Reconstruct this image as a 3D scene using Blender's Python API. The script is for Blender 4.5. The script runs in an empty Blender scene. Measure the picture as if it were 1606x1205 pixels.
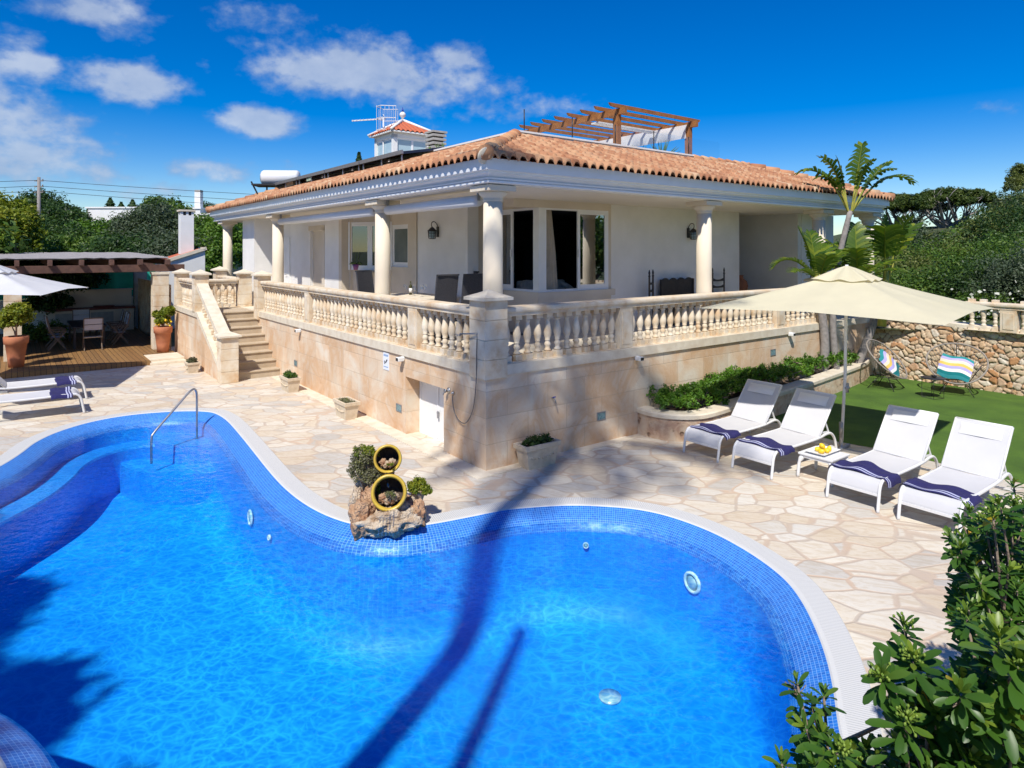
import bpy, bmesh, math, random
import numpy as np
from mathutils import Vector, Matrix, Euler, noise
random.seed(7)
R=math.radians; PI=math.pi
S=bpy.context.scene; COL=S.collection
# ------------------------------------------------------------------ helpers
def tag(o,label=None,cat=None,group=None,kind=None):
    if label: o['label']=label
    if cat: o['category']=cat
    if group: o['group']=group
    if kind: o['kind']=kind
    return o
def thing(name,label,cat,loc=(0,0,0),rz=0,group=None,kind=None,M=None):
    o=bpy.data.objects.new(name,None); COL.objects.link(o); o.empty_display_size=.1
    if M is not None: o.matrix_world=M
    else:
        o.location=loc; o.rotation_euler=(0,0,rz)
    return tag(o,label,cat,group,kind)
class MB:
    def __init__(s): s.v=[];s.f=[];s.sm=[];s.mi=[];s.uv={}
    def add(s,vs,fs,sm=False,mi=0):
        b=len(s.v); s.v+= [tuple(v) for v in vs]
        for f in fs: s.f.append(tuple(i+b for i in f)); s.sm.append(sm); s.mi.append(mi)
        return b
    def box(s,a,b,mi=0,M=None,bev=0):
        x0,y0,z0=a;x1,y1,z1=b
        if bev>0:
            bm=bmesh.new(); bmesh.ops.create_cube(bm,size=1)
            for v in bm.verts: v.co=Vector(((x0+x1)/2+v.co.x*(x1-x0),(y0+y1)/2+v.co.y*(y1-y0),(z0+z1)/2+v.co.z*(z1-z0)))
            bmesh.ops.bevel(bm,geom=bm.edges[:],offset=bev,segments=2,affect='EDGES',profile=.6)
            bm.verts.index_update()
            vs=[v.co.copy() for v in bm.verts]; fs=[[v.index for v in f.verts] for f in bm.faces]; bm.free()
        else:
            vs=[Vector(p) for p in [(x0,y0,z0),(x1,y0,z0),(x1,y1,z0),(x0,y1,z0),(x0,y0,z1),(x1,y0,z1),(x1,y1,z1),(x0,y1,z1)]]
            fs=[(0,3,2,1),(4,5,6,7),(0,1,5,4),(1,2,6,5),(2,3,7,6),(3,0,4,7)]
        if M is not None: vs=[M@v for v in vs]
        s.add(vs,fs,False,mi); return s
    def bar(s,p,q,w,h,mi=0,up=(0,0,1),bev=0):
        p=Vector(p);q=Vector(q);d=q-p;L=d.length;x=d/L
        u=Vector(up)
        if abs(u.dot(x))>.99: u=Vector((1,0,0))
        y=u.cross(x).normalized(); z=x.cross(y)
        M=Matrix((x,y,z)).transposed().to_4x4(); M.translation=p
        return s.box((0,-w/2,-h/2),(L,w/2,h/2),mi,M,bev)
    def tube(s,pts,r,n=8,mi=0,cap=True,closed=False,sm=True):
        pts=[Vector(p) for p in pts]; N=len(pts)
        rs=r if isinstance(r,(list,tuple)) else [r]*N
        vs=[];fs=[]; prev=None
        for i,p in enumerate(pts):
            if closed: t=pts[(i+1)%N]-pts[i-1]
            else: t=pts[min(i+1,N-1)]-pts[max(i-1,0)]
            t.normalize()
            if prev is None:
                a=Vector((0,0,1)) if abs(t.z)<.9 else Vector((1,0,0)); u=(a-t*a.dot(t)).normalized()
            else: u=(prev-t*prev.dot(t)).normalized()
            prev=u; w=t.cross(u)
            for k in range(n):
                an=2*PI*k/n; vs.append(p+(u*math.cos(an)+w*math.sin(an))*rs[i])
        M=N if closed else N-1
        for i in range(M):
            for k in range(n):
                a=i*n+k;b=i*n+(k+1)%n;j=((i+1)%N)*n
                fs.append((a,b,j+(k+1)%n,j+k))
        if cap and not closed:
            fs.append(tuple(range(n-1,-1,-1))); fs.append(tuple((N-1)*n+k for k in range(n)))
        s.add(vs,fs,sm,mi); return s
    def lathe(s,prof,n=16,c=(0,0,0),mi=0,sm=True,M=None,sx=1,sy=1,rot=0,cap=True):
        vs=[];fs=[]
        for r,z in prof:
            for k in range(n):
                an=2*PI*k/n+rot; v=Vector((c[0]+r*math.cos(an)*sx,c[1]+r*math.sin(an)*sy,c[2]+z)); vs.append(M@v if M is not None else v)
        for i in range(len(prof)-1):
            for k in range(n): fs.append((i*n+k,i*n+(k+1)%n,(i+1)*n+(k+1)%n,(i+1)*n+k))
        if cap and prof[0][0]>1e-4: fs.append(tuple(range(n-1,-1,-1)))
        if cap and prof[-1][0]>1e-4: fs.append(tuple((len(prof)-1)*n+k for k in range(n)))
        s.add(vs,fs,sm,mi); return s
    def grid(s,P,mi=0,sm=True,closeu=False):
        m=len(P);n=len(P[0]); vs=[p for row in P for p in row]; fs=[]
        for i in range(m if closeu else m-1):
            for j in range(n-1):
                i2=(i+1)%m; fs.append((i*n+j,i2*n+j,i2*n+j+1,i*n+j+1))
        s.add(vs,fs,sm,mi); return s
    def prism(s,poly,z0,z1,mi=0,M=None):
        n=len(poly); vs=[Vector((x,y,z0)) for x,y in poly]+[Vector((x,y,z1)) for x,y in poly]
        if M is not None: vs=[M@v for v in vs]
        fs=[tuple(range(n-1,-1,-1)),tuple(range(n,2*n))]+[(i,(i+1)%n,n+(i+1)%n,n+i) for i in range(n)]
        s.add(vs,fs,False,mi); return s
    def ico(s,c,r,sub=2,mi=0,amp=0,fr=2,sc=(1,1,1),seed=0,sm=True,M=None):
        bm=bmesh.new(); bmesh.ops.create_icosphere(bm,subdivisions=sub,radius=1); bm.verts.index_update()
        vs=[]
        for v in bm.verts:
            d=v.co.copy(); k=1+amp*noise.fractal(d*fr+Vector((seed*3.1,seed,0)),1,2,4) if amp else 1
            w=Vector((d.x*r*sc[0]*k,d.y*r*sc[1]*k,d.z*r*sc[2]*k))
            if M is not None: w=M@w
            vs.append(w+Vector(c))
        s.add(vs,[[v.index for v in f.verts] for f in bm.faces],sm,mi); bm.free(); return s
    def build(s,name,mats,parent=None,M=None,uvs=None):
        me=bpy.data.meshes.new(name); me.from_pydata(s.v,[],s.f)
        if not isinstance(mats,(list,tuple)): mats=[mats]
        for m in mats: me.materials.append(m)
        me.polygons.foreach_set('use_smooth',s.sm); me.polygons.foreach_set('material_index',s.mi)
        if uvs is not None:
            l=me.uv_layers.new(name='UVMap')
            idx=np.empty(len(me.loops),dtype=np.int32); me.loops.foreach_get('vertex_index',idx)
            l.data.foreach_set('uv',np.array(uvs,dtype=np.float32)[idx].ravel())
        me.update()
        o=bpy.data.objects.new(name,me); COL.objects.link(o)
        if parent is not None: o.parent=parent
        if M is not None: o.matrix_world=M
        return o
def dup(root,loc=None,rz=None,label=None,group=None,M=None,scale=None):
    r=root.copy(); COL.objects.link(r)
    if M is not None: r.matrix_world=M
    else:
        if loc is not None: r.location=loc
        if rz is not None: r.rotation_euler=(0,0,rz)
    if scale is not None: r.scale=scale if isinstance(scale,(tuple,list)) else (scale,)*3
    if label: r['label']=label
    if group: r['group']=group
    for ch in list(root.children):
        c=ch.copy(); COL.objects.link(c); c.parent=r
        for g in list(ch.children):
            d=g.copy(); COL.objects.link(d); d.parent=c
    return r
# ------------------------------------------------------------------ materials
class NT:
    def __init__(s,name):
        s.m=bpy.data.materials.new(name); s.m.use_nodes=True; s.t=s.m.node_tree; s.n=s.t.nodes; s.l=s.t.links
        s.p=s.n['Principled BSDF']; s.out=s.n['Material Output']; s._tc=None
    def node(s,typ,ins=None,**kw):
        n=s.n.new(typ)
        for k,v in kw.items(): setattr(n,k,v)
        if ins:
            for k,v in ins.items(): s.set(n,k,v)
        return n
    def set(s,n,k,v):
        i=n.inputs[k]
        if isinstance(v,bpy.types.NodeSocket): s.l.new(v,i)
        else:
            if isinstance(v,tuple) and len(v)==3 and i.type=='RGBA': v=v+(1,)
            i.default_value=v
    def co(s,which='Object'):
        if not s._tc: s._tc=s.n.new('ShaderNodeTexCoord')
        return s._tc.outputs[which]
    def mapping(s,vec,scale=(1,1,1),rot=(0,0,0),loc=(0,0,0)):
        return s.node('ShaderNodeMapping',{'Vector':vec,'Scale':scale,'Rotation':rot,'Location':loc}).outputs[0]
    def noise(s,vec,scale,detail=3,rough=.55,dist=0,out='Fac'):
        return s.node('ShaderNodeTexNoise',{'Vector':vec,'Scale':scale,'Detail':detail,'Roughness':rough,'Distortion':dist}).outputs[out]
    def ramp(s,fac,stops,interp='LINEAR'):
        n=s.node('ShaderNodeValToRGB',{'Fac':fac}); n.color_ramp.interpolation=interp; e=n.color_ramp.elements
        while len(e)<len(stops): e.new(.5)
        for i,(p,c) in enumerate(stops): e[i].position=p; e[i].color=(c if isinstance(c,tuple) else (c,c,c))+(1,)
        return n.outputs[0]
    def mix(s,f,a,b,bt='MIX'):
        n=s.node('ShaderNodeMix',data_type='RGBA',blend_type=bt); s.set(n,0,f); s.set(n,6,a); s.set(n,7,b); return n.outputs[2]
    def math(s,op,a,b=0,c=0,clamp=False):
        n=s.node('ShaderNodeMath',{0:a,1:b,2:c},operation=op); n.use_clamp=clamp; return n.outputs[0]
    def sep(s,v): return s.node('ShaderNodeSeparateXYZ',{0:v}).outputs
    def comb(s,x=0,y=0,z=0): return s.node('ShaderNodeCombineXYZ',{0:x,1:y,2:z}).outputs[0]
    def bump(s,h,st=.3,d=.02,nrm=None):
        n=s.node('ShaderNodeBump',{'Height':h,'Strength':st,'Distance':d})
        if nrm is not None: s.set(n,'Normal',nrm)
        return n.outputs[0]
    def fin(s,color=None,rough=None,normal=None,**kw):
        if color is not None: s.set(s.p,'Base Color',color)
        if rough is not None: s.set(s.p,'Roughness',rough)
        if normal is not None: s.set(s.p,'Normal',normal)
        for k,v in kw.items(): s.set(s.p,k.replace('_',' '),v)
        return s.m
def pm(name,c1,c2=None,sc=4,rough=.6,bump=0,bs=60,metal=0,spec=.5,bd=.01):
    t=NT(name); v=t.co()
    c2=c2 or tuple(x*.85 for x in c1)
    f=t.noise(v,sc,4); col=t.ramp(f,[(.35,c1),(.68,c2)])
    nrm=t.bump(t.noise(v,bs,3),bump,bd) if bump else None
    t.fin(col,rough,nrm,Metallic=metal); t.set(t.p,'Specular IOR Level',spec); return t.m
M={}
M['white']=pm('white_paint',(.82,.82,.8),(.74,.74,.71),1.5,.6,.15,40)
M['wallw']=pm('cream_render',(.8,.785,.755),(.73,.715,.68),1.6,.85,.2,90)
M['beige']=pm('beige_render',(.66,.58,.47),(.6,.52,.41),1.4,.8,.2,70)
M['soffit']=pm('soffit_paint',(.72,.67,.58),(.68,.62,.53),1.,.85)
M['wmetal']=pm('white_metal',(.72,.72,.72),(.68,.68,.68),3,.35)
M['frame']=pm('window_frame_white',(.82,.82,.82),(.78,.78,.78),3,.3)
M['chrome']=pm('steel',(.42,.42,.42),(.34,.34,.34),20,.35,metal=.8)
M['black']=pm('black_metal',(.015,.015,.017),(.025,.025,.025),10,.45)
M['grey']=pm('grey_metal',(.35,.36,.38),(.3,.3,.32),10,.4,metal=.6)
M['darkwood']=pm('dark_wood',(.035,.028,.028),(.02,.016,.018),14,.5)
M['terra']=pm('terracotta',(.5,.19,.09),(.4,.14,.07),6,.8,.2,50)
M['stonepot']=pm('cast_stone',(.66,.56,.42),(.55,.45,.32),9,.9,.4,40)
M['cap']=pm('cast_stone_cap',(.72,.65,.52),(.62,.53,.4),5,.85,.3,50)
M['stair']=pm('stair_stone',(.5,.41,.3),(.42,.33,.22),3,.9,.3,40)
M['soil']=pm('soil',(.06,.04,.03),(.1,.07,.05),20,1,.5,40)
M['towel']=pm('navy_towel',(.014,.013,.085),(.022,.02,.11),30,.95,.5,220)
M['tstripe']=pm('towel_stripe',(.42,.44,.62),(.42,.44,.62),30,.95,.4,220)
M['lemon']=pm('lemon_peel',(.85,.6,.02),(.8,.5,.02),8,.4,.2,160)
M['rock']=pm('fountain_rock',(.55,.36,.22),(.3,.14,.07),7,.95,1.,34,bd=.05)
M['rockw']=pm('pale_rock',(.66,.56,.43),(.4,.26,.15),10,.95,1.,38,bd=.05)
M['yglaze']=pm('yellow_glaze',(.62,.43,.05),(.5,.33,.05),12,.3,.1,40)
M['rattan']=pm('grey_rattan',(.3,.26,.22),(.22,.19,.16),30,.7)
M['wicker']=pm('dark_wicker',(.055,.055,.065),(.03,.03,.035),60,.7,.5,200)
M['wood']=pm('pine_beam',(.36,.15,.04),(.24,.09,.025),8,.6,.3,40)
M['oldwood']=pm('weathered_beam',(.13,.065,.045),(.08,.04,.03),7,.8,.3,30)
M['teak']=pm('teak',(.22,.16,.11),(.14,.1,.07),20,.7,.2,60)
M['green_net']=pm('green_shade_net',(.02,.38,.3),(.03,.46,.36),3,.9,.3,60)
M['reed']=pm('reed_matting',(.34,.32,.31),(.24,.22,.21),40,.9,.6,90)
M['bark']=pm('bark',(.26,.2,.15),(.16,.12,.09),12,.95,.7,25,bd=.03)
M['greybark']=pm('grey_branch',(.3,.27,.25),(.2,.18,.17),12,.95)
M['yellowstalk']=pm('leaf_stalk',(.42,.36,.06),(.25,.3,.05),6,.5)
M['redtile']=pm('red_clay',(.5,.13,.05),(.42,.1,.05),14,.8)
M['concrete']=pm('concrete',(.42,.4,.36),(.34,.32,.29),7,.9,.3,40)
M['curtain']=pm('curtain',(.5,.42,.32),(.42,.35,.26),5,.9)
M['room']=pm('room_shade_dark',(.06,.06,.075),(.05,.05,.06),2,.8)  # indoor shade put into the colour of the room walls
M['doorwood']=pm('interior_door',(.012,.011,.016),(.02,.018,.02),5,.35)
M['armchair']=pm('pale_upholstery',(.6,.62,.63),(.5,.52,.53),5,.8)
M['pink']=pm('orchid_petal',(.6,.25,.4),(.7,.4,.5),9,.6)
M['purple']=pm('purple_pot',(.25,.06,.2),(.2,.05,.16),9,.3)
M['bottle']=pm('green_glass_bottle',(.05,.05,.01),(.04,.04,.01),3,.1)
M['blue_glaze']=pm('blue_glaze',(.03,.06,.35),(.02,.04,.3),3,.2)
M['brickred']=pm('brick_counter',(.2,.05,.035),(.14,.04,.03),9,.7)
M['lightlens']=pm('light_lens',(.2,.32,.33),(.1,.18,.2),30,.15)
M['signw']=pm('sign_white',(.8,.84,.9),(.75,.8,.88),3,.4)
M['signb']=pm('sign_blue',(.3,.42,.62),(.3,.42,.62),3,.4)
M['solar']=pm('solar_glass',(.02,.02,.035),(.03,.03,.05),3,.12)
M['hose']=pm('hose_grey',(.25,.22,.2),(.2,.18,.16),30,.35,metal=.5)
# cloth that lets some light through
def cloth(name,c,tr=.35):
    t=NT(name); v=t.co(); f=t.noise(v,2.5,3)
    col=t.ramp(f,[(.3,c),(.7,tuple(x*.93 for x in c))])
    t.set(t.p,'Base Color',col); t.set(t.p,'Roughness',.9)
    tl=t.node('ShaderNodeBsdfTranslucent',{'Color':col}); mx=t.node('ShaderNodeMixShader',{0:tr,1:t.p.outputs[0],2:tl.outputs[0]})
    t.l.new(mx.outputs[0],t.out.inputs[0]); return t.m
M['canopy']=cloth('cream_canvas',(.8,.74,.52),.3)
M['canopyw']=cloth('white_canvas',(.74,.75,.76),.25)
M['sling']=cloth('white_sling',(.64,.64,.66),.12)
M['sail']=cloth('white_sail',(.85,.85,.85),.35)
# house sandstone base : big blocks with orange bloom
def sandstone():
    t=NT('sandstone_blocks'); v=t.co(); s=t.sep(v)
    u=t.comb(t.math('ADD',s[0],s[1]),s[2],0)
    w=t.noise(v,3,3,out='Color'); u2=t.node('ShaderNodeVectorMath',{0:u,1:t.node('ShaderNodeVectorMath',{0:w,1:(.012,.012,0)},operation='MULTIPLY').outputs[0]},operation='ADD').outputs[0]
    b=t.node('ShaderNodeTexBrick',{'Vector':u2,'Scale':1,'Mortar Size':.008,'Mortar Smooth':.3,'Brick Width':.86,'Row Height':.42,'Color1':(0,0,0),'Color2':(1,1,1),'Mortar':(.5,.5,.5)})
    st=t.noise(t.mapping(v,(1,1,.8)),1.5,5,.62,.6)
    col=t.ramp(st,[(.36,(.74,.65,.52)),(.48,(.72,.56,.4)),(.6,(.68,.46,.28)),(.72,(.72,.6,.46))])
    per=t.ramp(b.outputs[0],[(0,(1.,1.,1.)),(1,(.86,.82,.78))])
    col=t.mix(1,col,per,'MULTIPLY')
    stn=t.ramp(t.noise(t.mapping(v,(1,1,1)),4.5,4,.7,1.2),[(.6,(1,1,1)),(.74,(.75,.5,.36))]); col=t.mix(.4,col,stn,'MULTIPLY')
    # base band of splash stain near the ground
    g=t.math('MULTIPLY',t.ramp(s[2],[(.0,1.0),(.35,0.0)]),t.ramp(t.noise(v,3.5,3),[(.4,0.),(.65,1.)]))
    col=t.mix(t.math('MULTIPLY',g,.6),col,(.5,.24,.1))
    col=t.mix(t.math('MULTIPLY',b.outputs[1],.38),col,(.46,.35,.24))
    h=t.math('SUBTRACT',t.noise(v,14,5,.7),t.math('MULTIPLY',b.outputs[1],1.2))
    return t.fin(col,.92,t.bump(h,.5,.012))
M['sand']=sandstone()
def balstone():
    t=NT('baluster_stone'); v=t.node('ShaderNodeNewGeometry').outputs[0]
    f=t.noise(v,3.2,5,.6); col=t.ramp(f,[(.35,(.74,.66,.53)),(.52,(.68,.56,.4)),(.68,(.6,.42,.25))])
    return t.fin(col,.9,t.bump(t.noise(v,45,3),.35,.008))
M['bal']=balstone()
def colstone():
    t=NT('column_stone'); v=t.co()
    f=t.noise(t.mapping(v,(1,1,.4)),1.6,4,.6); col=t.ramp(f,[(.35,(.74,.66,.52)),(.6,(.7,.6,.46)),(.75,(.66,.52,.36))])
    return t.fin(col,.85,t.bump(t.noise(v,40,3),.25,.008))
M['col']=colstone()
def paving():
    t=NT('crazy_paving'); v=t.co(); 
    w=t.node('ShaderNodeVectorMath',{0:t.noise(v,1.1,2,out='Color'),1:(.35,.35,0)},operation='MULTIPLY').outputs[0]
    p=t.node('ShaderNodeVectorMath',{0:t.mapping(v,(1.,1.45,1),(0,0,R(28))),1:w},operation='ADD').outputs[0]
    vo=t.node('ShaderNodeTexVoronoi',{'Vector':p,'Scale':2.0,'Randomness':1.},feature='DISTANCE_TO_EDGE')
    vc=t.node('ShaderNodeTexVoronoi',{'Vector':p,'Scale':2.0,'Randomness':1.},feature='F1')
    rc=t.sep(vc.outputs['Color'])
    col=t.ramp(rc[0],[(0,(.7,.64,.53)),(.25,(.64,.55,.42)),(.5,(.72,.68,.59)),(.75,(.52,.5,.46)),(1,(.74,.69,.58))])
    vein=t.ramp(t.noise(t.mapping(p,(1,3,1),(0,0,.7)),3.2,5,.65,1.5),[(.4,(.84,.78,.7)),(.55,(1,1,1)),(.7,(.86,.86,.88))])
    col=t.mix(.75,col,vein,'MULTIPLY')
    dirt=t.ramp(t.noise(v,.5,4,.6),[(.4,(.88,.84,.8)),(.6,(1,1,1))]); col=t.mix(.6,col,dirt,'MULTIPLY')
    e=t.math('ADD',vo.outputs[0],t.math('MULTIPLY',t.math('SUBTRACT',t.noise(v,14,3),.5),.05))
    g=t.ramp(e,[(.03,1.0),(.055,0.0)])
    grout=t.ramp(t.noise(v,1.2,3),[(.35,(.56,.41,.29)),(.65,(.48,.41,.33))])
    col=t.mix(t.math('MULTIPLY',g,.85),col,grout)
    h=t.math('ADD',t.ramp(e,[(.01,0.),(.06,1.)]),t.math('MULTIPLY',t.noise(v,9,5,.65),.35))
    return t.fin(col,.7,t.bump(h,.35,.015))
M['paving']=paving()
def mosaic(name,c1,c2,grout,sx,sy,ms,rough=.25,uv=True,gm=1.):
    t=NT(name); v=t.co('UV' if uv else 'Object')
    if not uv:
        pass
    b=t.node('ShaderNodeTexBrick',{'Vector':v,'Scale':1,'Mortar Size':ms,'Mortar Smooth':.2,'Brick Width':sx,'Row Height':sy,'Color1':c1,'Color2':c2,'Mortar':grout},offset=0)
    lg=t.noise(v,1.3,3); col=t.mix(.35,b.outputs[0],t.ramp(lg,[(.3,c1),(.7,c2)]))
    col=t.mix(gm,col,b.outputs[0])
    return t.fin(col,rough,t.bump(t.math('MULTIPLY',b.outputs[1],-1),.3,.003))
M['mosaic']=mosaic('blue_mosaic',(.006,.12,.52),(.02,.21,.68),(.22,.44,.8),.034,.034,.0022,rough=.4)
def floormos():
    t=NT('pool_floor_mosaic'); v=t.co()
    f=t.noise(v,1.5,4); col=t.ramp(f,[(.35,(.001,.285,.78)),(.65,(.004,.345,.86))])
    return t.fin(col,.6)
M['pfloor']=floormos()
def pwall():
    t=NT('pool_wall_mosaic'); v=t.co('UV')
    b=t.node('ShaderNodeTexBrick',{'Vector':v,'Scale':1,'Mortar Size':.0015,'Brick Width':.034,'Row Height':.034,'Color1':(.003,.25,.74),'Color2':(.008,.31,.82),'Mortar':(.04,.38,.85)},offset=0)
    return t.fin(b.outputs[0],.4)
M['pwall']=pwall()
def coping():
    t=NT('white_grating_coping'); v=t.co('UV'); s=t.sep(v)
    w=t.math('FRACT',t.math('MULTIPLY',s[0],38))
    line=t.ramp(w,[(.0,1.0),(.14,1.0),(.24,0.0)],'LINEAR')
    inn=t.ramp(s[1],[(.02,0.),(.03,1.),(.25,1.),(.26,0.)])
    col=t.mix(t.math('MULTIPLY',t.math('MULTIPLY',line,inn),.6),(.62,.62,.6),(.2,.21,.23))
    return t.fin(col,.55,t.bump(t.math('MULTIPLY',line,-1),.5,.004))
M['coping']=coping()
def water():
    t=NT('pool_water_surface'); v=t.co()
    w=t.node('ShaderNodeVectorMath',{0:t.noise(v,1.3,3,out='Color'),1:(.5,.5,0)},operation='MULTIPLY').outputs[0]
    p=t.node('ShaderNodeVectorMath',{0:t.mapping(v,(1,1.3,1)),1:w},operation='ADD').outputs[0]
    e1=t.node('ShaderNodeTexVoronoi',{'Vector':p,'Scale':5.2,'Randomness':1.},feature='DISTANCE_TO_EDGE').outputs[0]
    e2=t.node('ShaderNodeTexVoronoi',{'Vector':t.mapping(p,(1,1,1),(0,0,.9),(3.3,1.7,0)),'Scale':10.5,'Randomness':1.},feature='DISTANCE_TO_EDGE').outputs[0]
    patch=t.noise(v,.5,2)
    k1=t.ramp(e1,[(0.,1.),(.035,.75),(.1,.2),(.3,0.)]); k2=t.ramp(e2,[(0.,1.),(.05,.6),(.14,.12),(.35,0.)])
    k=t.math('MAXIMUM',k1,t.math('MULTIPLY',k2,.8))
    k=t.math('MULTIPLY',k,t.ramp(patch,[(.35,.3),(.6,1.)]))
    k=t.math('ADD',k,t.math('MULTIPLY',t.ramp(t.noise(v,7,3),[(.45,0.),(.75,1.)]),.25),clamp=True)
    tc=t.mix(k,(.42,.74,.92),(1.15,1.2,1.1))  # bright caustic web painted into the transparent tint, not focused light
    tr=t.node('ShaderNodeBsdfTransparent',{'Color':tc})
    hn=t.math('ADD',t.noise(v,4,3,.5,.5),t.math('MULTIPLY',t.noise(v,13,3),.5))
    gl=t.node('ShaderNodeBsdfGlossy',{'Color':(1,1,1),'Roughness':.03,'Normal':t.bump(hn,.3,.035)})
    fr=t.node('ShaderNodeFresnel',{'IOR':1.33,'Normal':t.bump(hn,.35,.035)})
    mx=t.node('ShaderNodeMixShader',{0:t.math('MULTIPLY',fr.outputs[0],.8),1:tr.outputs[0],2:gl.outputs[0]})
    t.l.new(mx.outputs[0],t.out.inputs[0]); return t.m
M['water']=water()
def glass(name,tint=(.5,.55,.55),refl=.35):
    t=NT(name); tr=t.node('ShaderNodeBsdfTransparent',{'Color':tint}); gl=t.node('ShaderNodeBsdfGlossy',{'Color':(.95,.97,1),'Roughness':.01})
    lw=t.node('ShaderNodeLayerWeight',{'Blend':.25}); f=t.math('MULTIPLY_ADD',lw.outputs['Fresnel'],(.15 if refl<.05 else .5),refl,clamp=True)
    mx=t.node('ShaderNodeMixShader',{0:f,1:tr.outputs[0],2:gl.outputs[0]}); t.l.new(mx.outputs[0],t.out.inputs[0]); return t.m
M['glass']=glass('window_glass',(.35,.38,.38),.38)
M['sglass']=glass('veranda_window_glass',(.2,.22,.22),.16)
M['cglass']=glass('clear_glass',(.98,.99,.99),.0)
M['wineglass']=glass('wine_glass',(.93,.94,.95),.12)
M['frosted']=pm('pale_frosted_glass',(.42,.55,.6),(.36,.5,.56),2,.25)
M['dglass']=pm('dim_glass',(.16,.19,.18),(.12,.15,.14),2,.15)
def tiles():
    t=NT('clay_roof_tiles'); v=t.co('UV'); s=t.sep(v)
    cx=t.math('FLOOR',t.math('MULTIPLY',s[0],5)); cy=t.math('FLOOR',t.math('DIVIDE',s[1],.38))
    wn=t.node('ShaderNodeTexWhiteNoise',{'Vector':t.comb(cx,cy,0)},noise_dimensions='3D')
    col=t.ramp(wn.outputs[0],[(0,(.34,.15,.075)),(.3,(.5,.24,.12)),(.55,(.56,.33,.18)),(.8,(.4,.17,.08)),(1,(.6,.42,.26))])
    n=t.ramp(t.noise(v,7,5,.65),[(.35,(.75,.68,.62)),(.6,(1,1,1))]); col=t.mix(.6,col,n,'MULTIPLY')
    fr=t.math('FRACT',t.math('DIVIDE',s[1],.38)); lich=t.ramp(t.noise(v,2.2,4,.7),[(.58,0.),(.68,1.)])
    col=t.mix(t.math('MULTIPLY',lich,.4),col,(.3,.22,.15))
    return t.fin(col,.85,t.bump(t.noise(v,40,3),.3,.006))
M['tiles']=tiles()
def lawn():
    t=NT('lawn_turf'); v=t.co(); col=t.ramp(t.noise(v,90,4,.7),[(.35,(.05,.11,.008)),(.65,(.085,.175,.016))])
    big=t.ramp(t.noise(v,1.5,3),[(.3,(.7,.75,.65)),(.65,(1.15,1.12,1.0))]); col=t.mix(1,col,big,'MULTIPLY')
    return t.fin(col,.95,t.bump(t.noise(v,160,3),.8,.01))
M['lawn']=lawn()
def earth():
    t=NT('scrub_ground'); v=t.co(); col=t.ramp(t.noise(v,.35,6,.7),[(.35,(.03,.05,.015)),(.5,(.05,.07,.02)),(.68,(.1,.09,.045))])
    return t.fin(col,1,t.bump(t.noise(v,4,4),.8,.1))
M['earth']=earth()
def decking():
    t=NT('deck_boards'); v=t.co(); s=t.sep(v)
    w=t.math('FRACT',t.math('DIVIDE',s[0],.13)); idx=t.math('FLOOR',t.math('DIVIDE',s[0],.13))
    wn=t.node('ShaderNodeTexWhiteNoise',{'W':idx},noise_dimensions='1D').outputs[0]
    col=t.ramp(wn,[(0,(.25,.13,.045)),(.5,(.31,.17,.06)),(1,(.21,.115,.045))])
    gr=t.ramp(t.noise(t.mapping(v,(14,1,14)),4,4),[(.35,(.7,.7,.7)),(.65,(1.1,1.1,1.1))]); col=t.mix(.8,col,gr,'MULTIPLY')
    ln=t.ramp(w,[(0,1.),(.07,1.),(.1,0.)]); col=t.mix(ln,col,(.02,.012,.008))
    return t.fin(col,.6,t.bump(t.math('MULTIPLY',ln,-1),.5,.01))
M['deck']=decking()
def planterstone():
    t=NT('pitted_limestone'); v=t.co(); f=t.noise(v,3.2,6,.65,.5)
    col=t.ramp(f,[(.33,(.66,.56,.44)),(.5,(.64,.48,.33)),(.64,(.48,.3,.2)),(.78,(.6,.5,.4))])
    pit=t.node('ShaderNodeTexVoronoi',{'Vector':v,'Scale':9.,'Randomness':1},feature='SMOOTH_F1').outputs[0]
    pk=t.math('MULTIPLY',t.ramp(pit,[(.1,1.),(.3,0.)]),t.ramp(t.noise(v,3,2),[(.5,0.),(.62,1.)]))
    col=t.mix(t.math('MULTIPLY',pk,.7),col,(.22,.12,.08))
    return t.fin(col,.95,t.bump(t.math('SUBTRACT',f,pk),1.,.035))
M['pitted']=planterstone()
def rubble():
    t=NT('rubble_stones'); a=t.node('ShaderNodeAttribute',attribute_name='rnd'); g=t.node('ShaderNodeAttribute',attribute_name='gap')
    v=t.co()
    col=t.ramp(a.outputs['Fac'],[(0,(.74,.64,.48)),(.2,(.62,.4,.22)),(.4,(.76,.7,.58)),(.55,(.56,.28,.12)),(.7,(.7,.58,.4)),(.85,(.64,.43,.25)),(1,(.76,.68,.52))])
    n=t.ramp(t.noise(v,9,5,.7),[(.35,(.62,.5,.42)),(.55,(1,1,1))]); col=t.mix(.7,col,n,'MULTIPLY')
    col=t.mix(g.outputs['Fac'],col,(.22,.14,.085))
    return t.fin(col,.95,t.bump(t.noise(v,22,5,.7),.7,.02))
M['rubble']=rubble()
def leaf(name,c0,c1,c2,tr=.3,rough=.5):
    t=NT(name); a=t.node('ShaderNodeAttribute',attribute_name='rnd').outputs['Fac']
    col=t.ramp(a,[(0,c0),(.5,c1),(1,c2)]); t.set(t.p,'Base Color',col); t.set(t.p,'Roughness',rough); t.set(t.p,'Specular IOR Level',.35)
    tl=t.node('ShaderNodeBsdfTranslucent',{'Color':t.mix(1,col,(1.2,1.3,.6),'MULTIPLY')}); mx=t.node('ShaderNodeMixShader',{0:tr,1:t.p.outputs[0],2:tl.outputs[0]})
    t.l.new(mx.outputs[0],t.out.inputs[0]); return t.m
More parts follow.
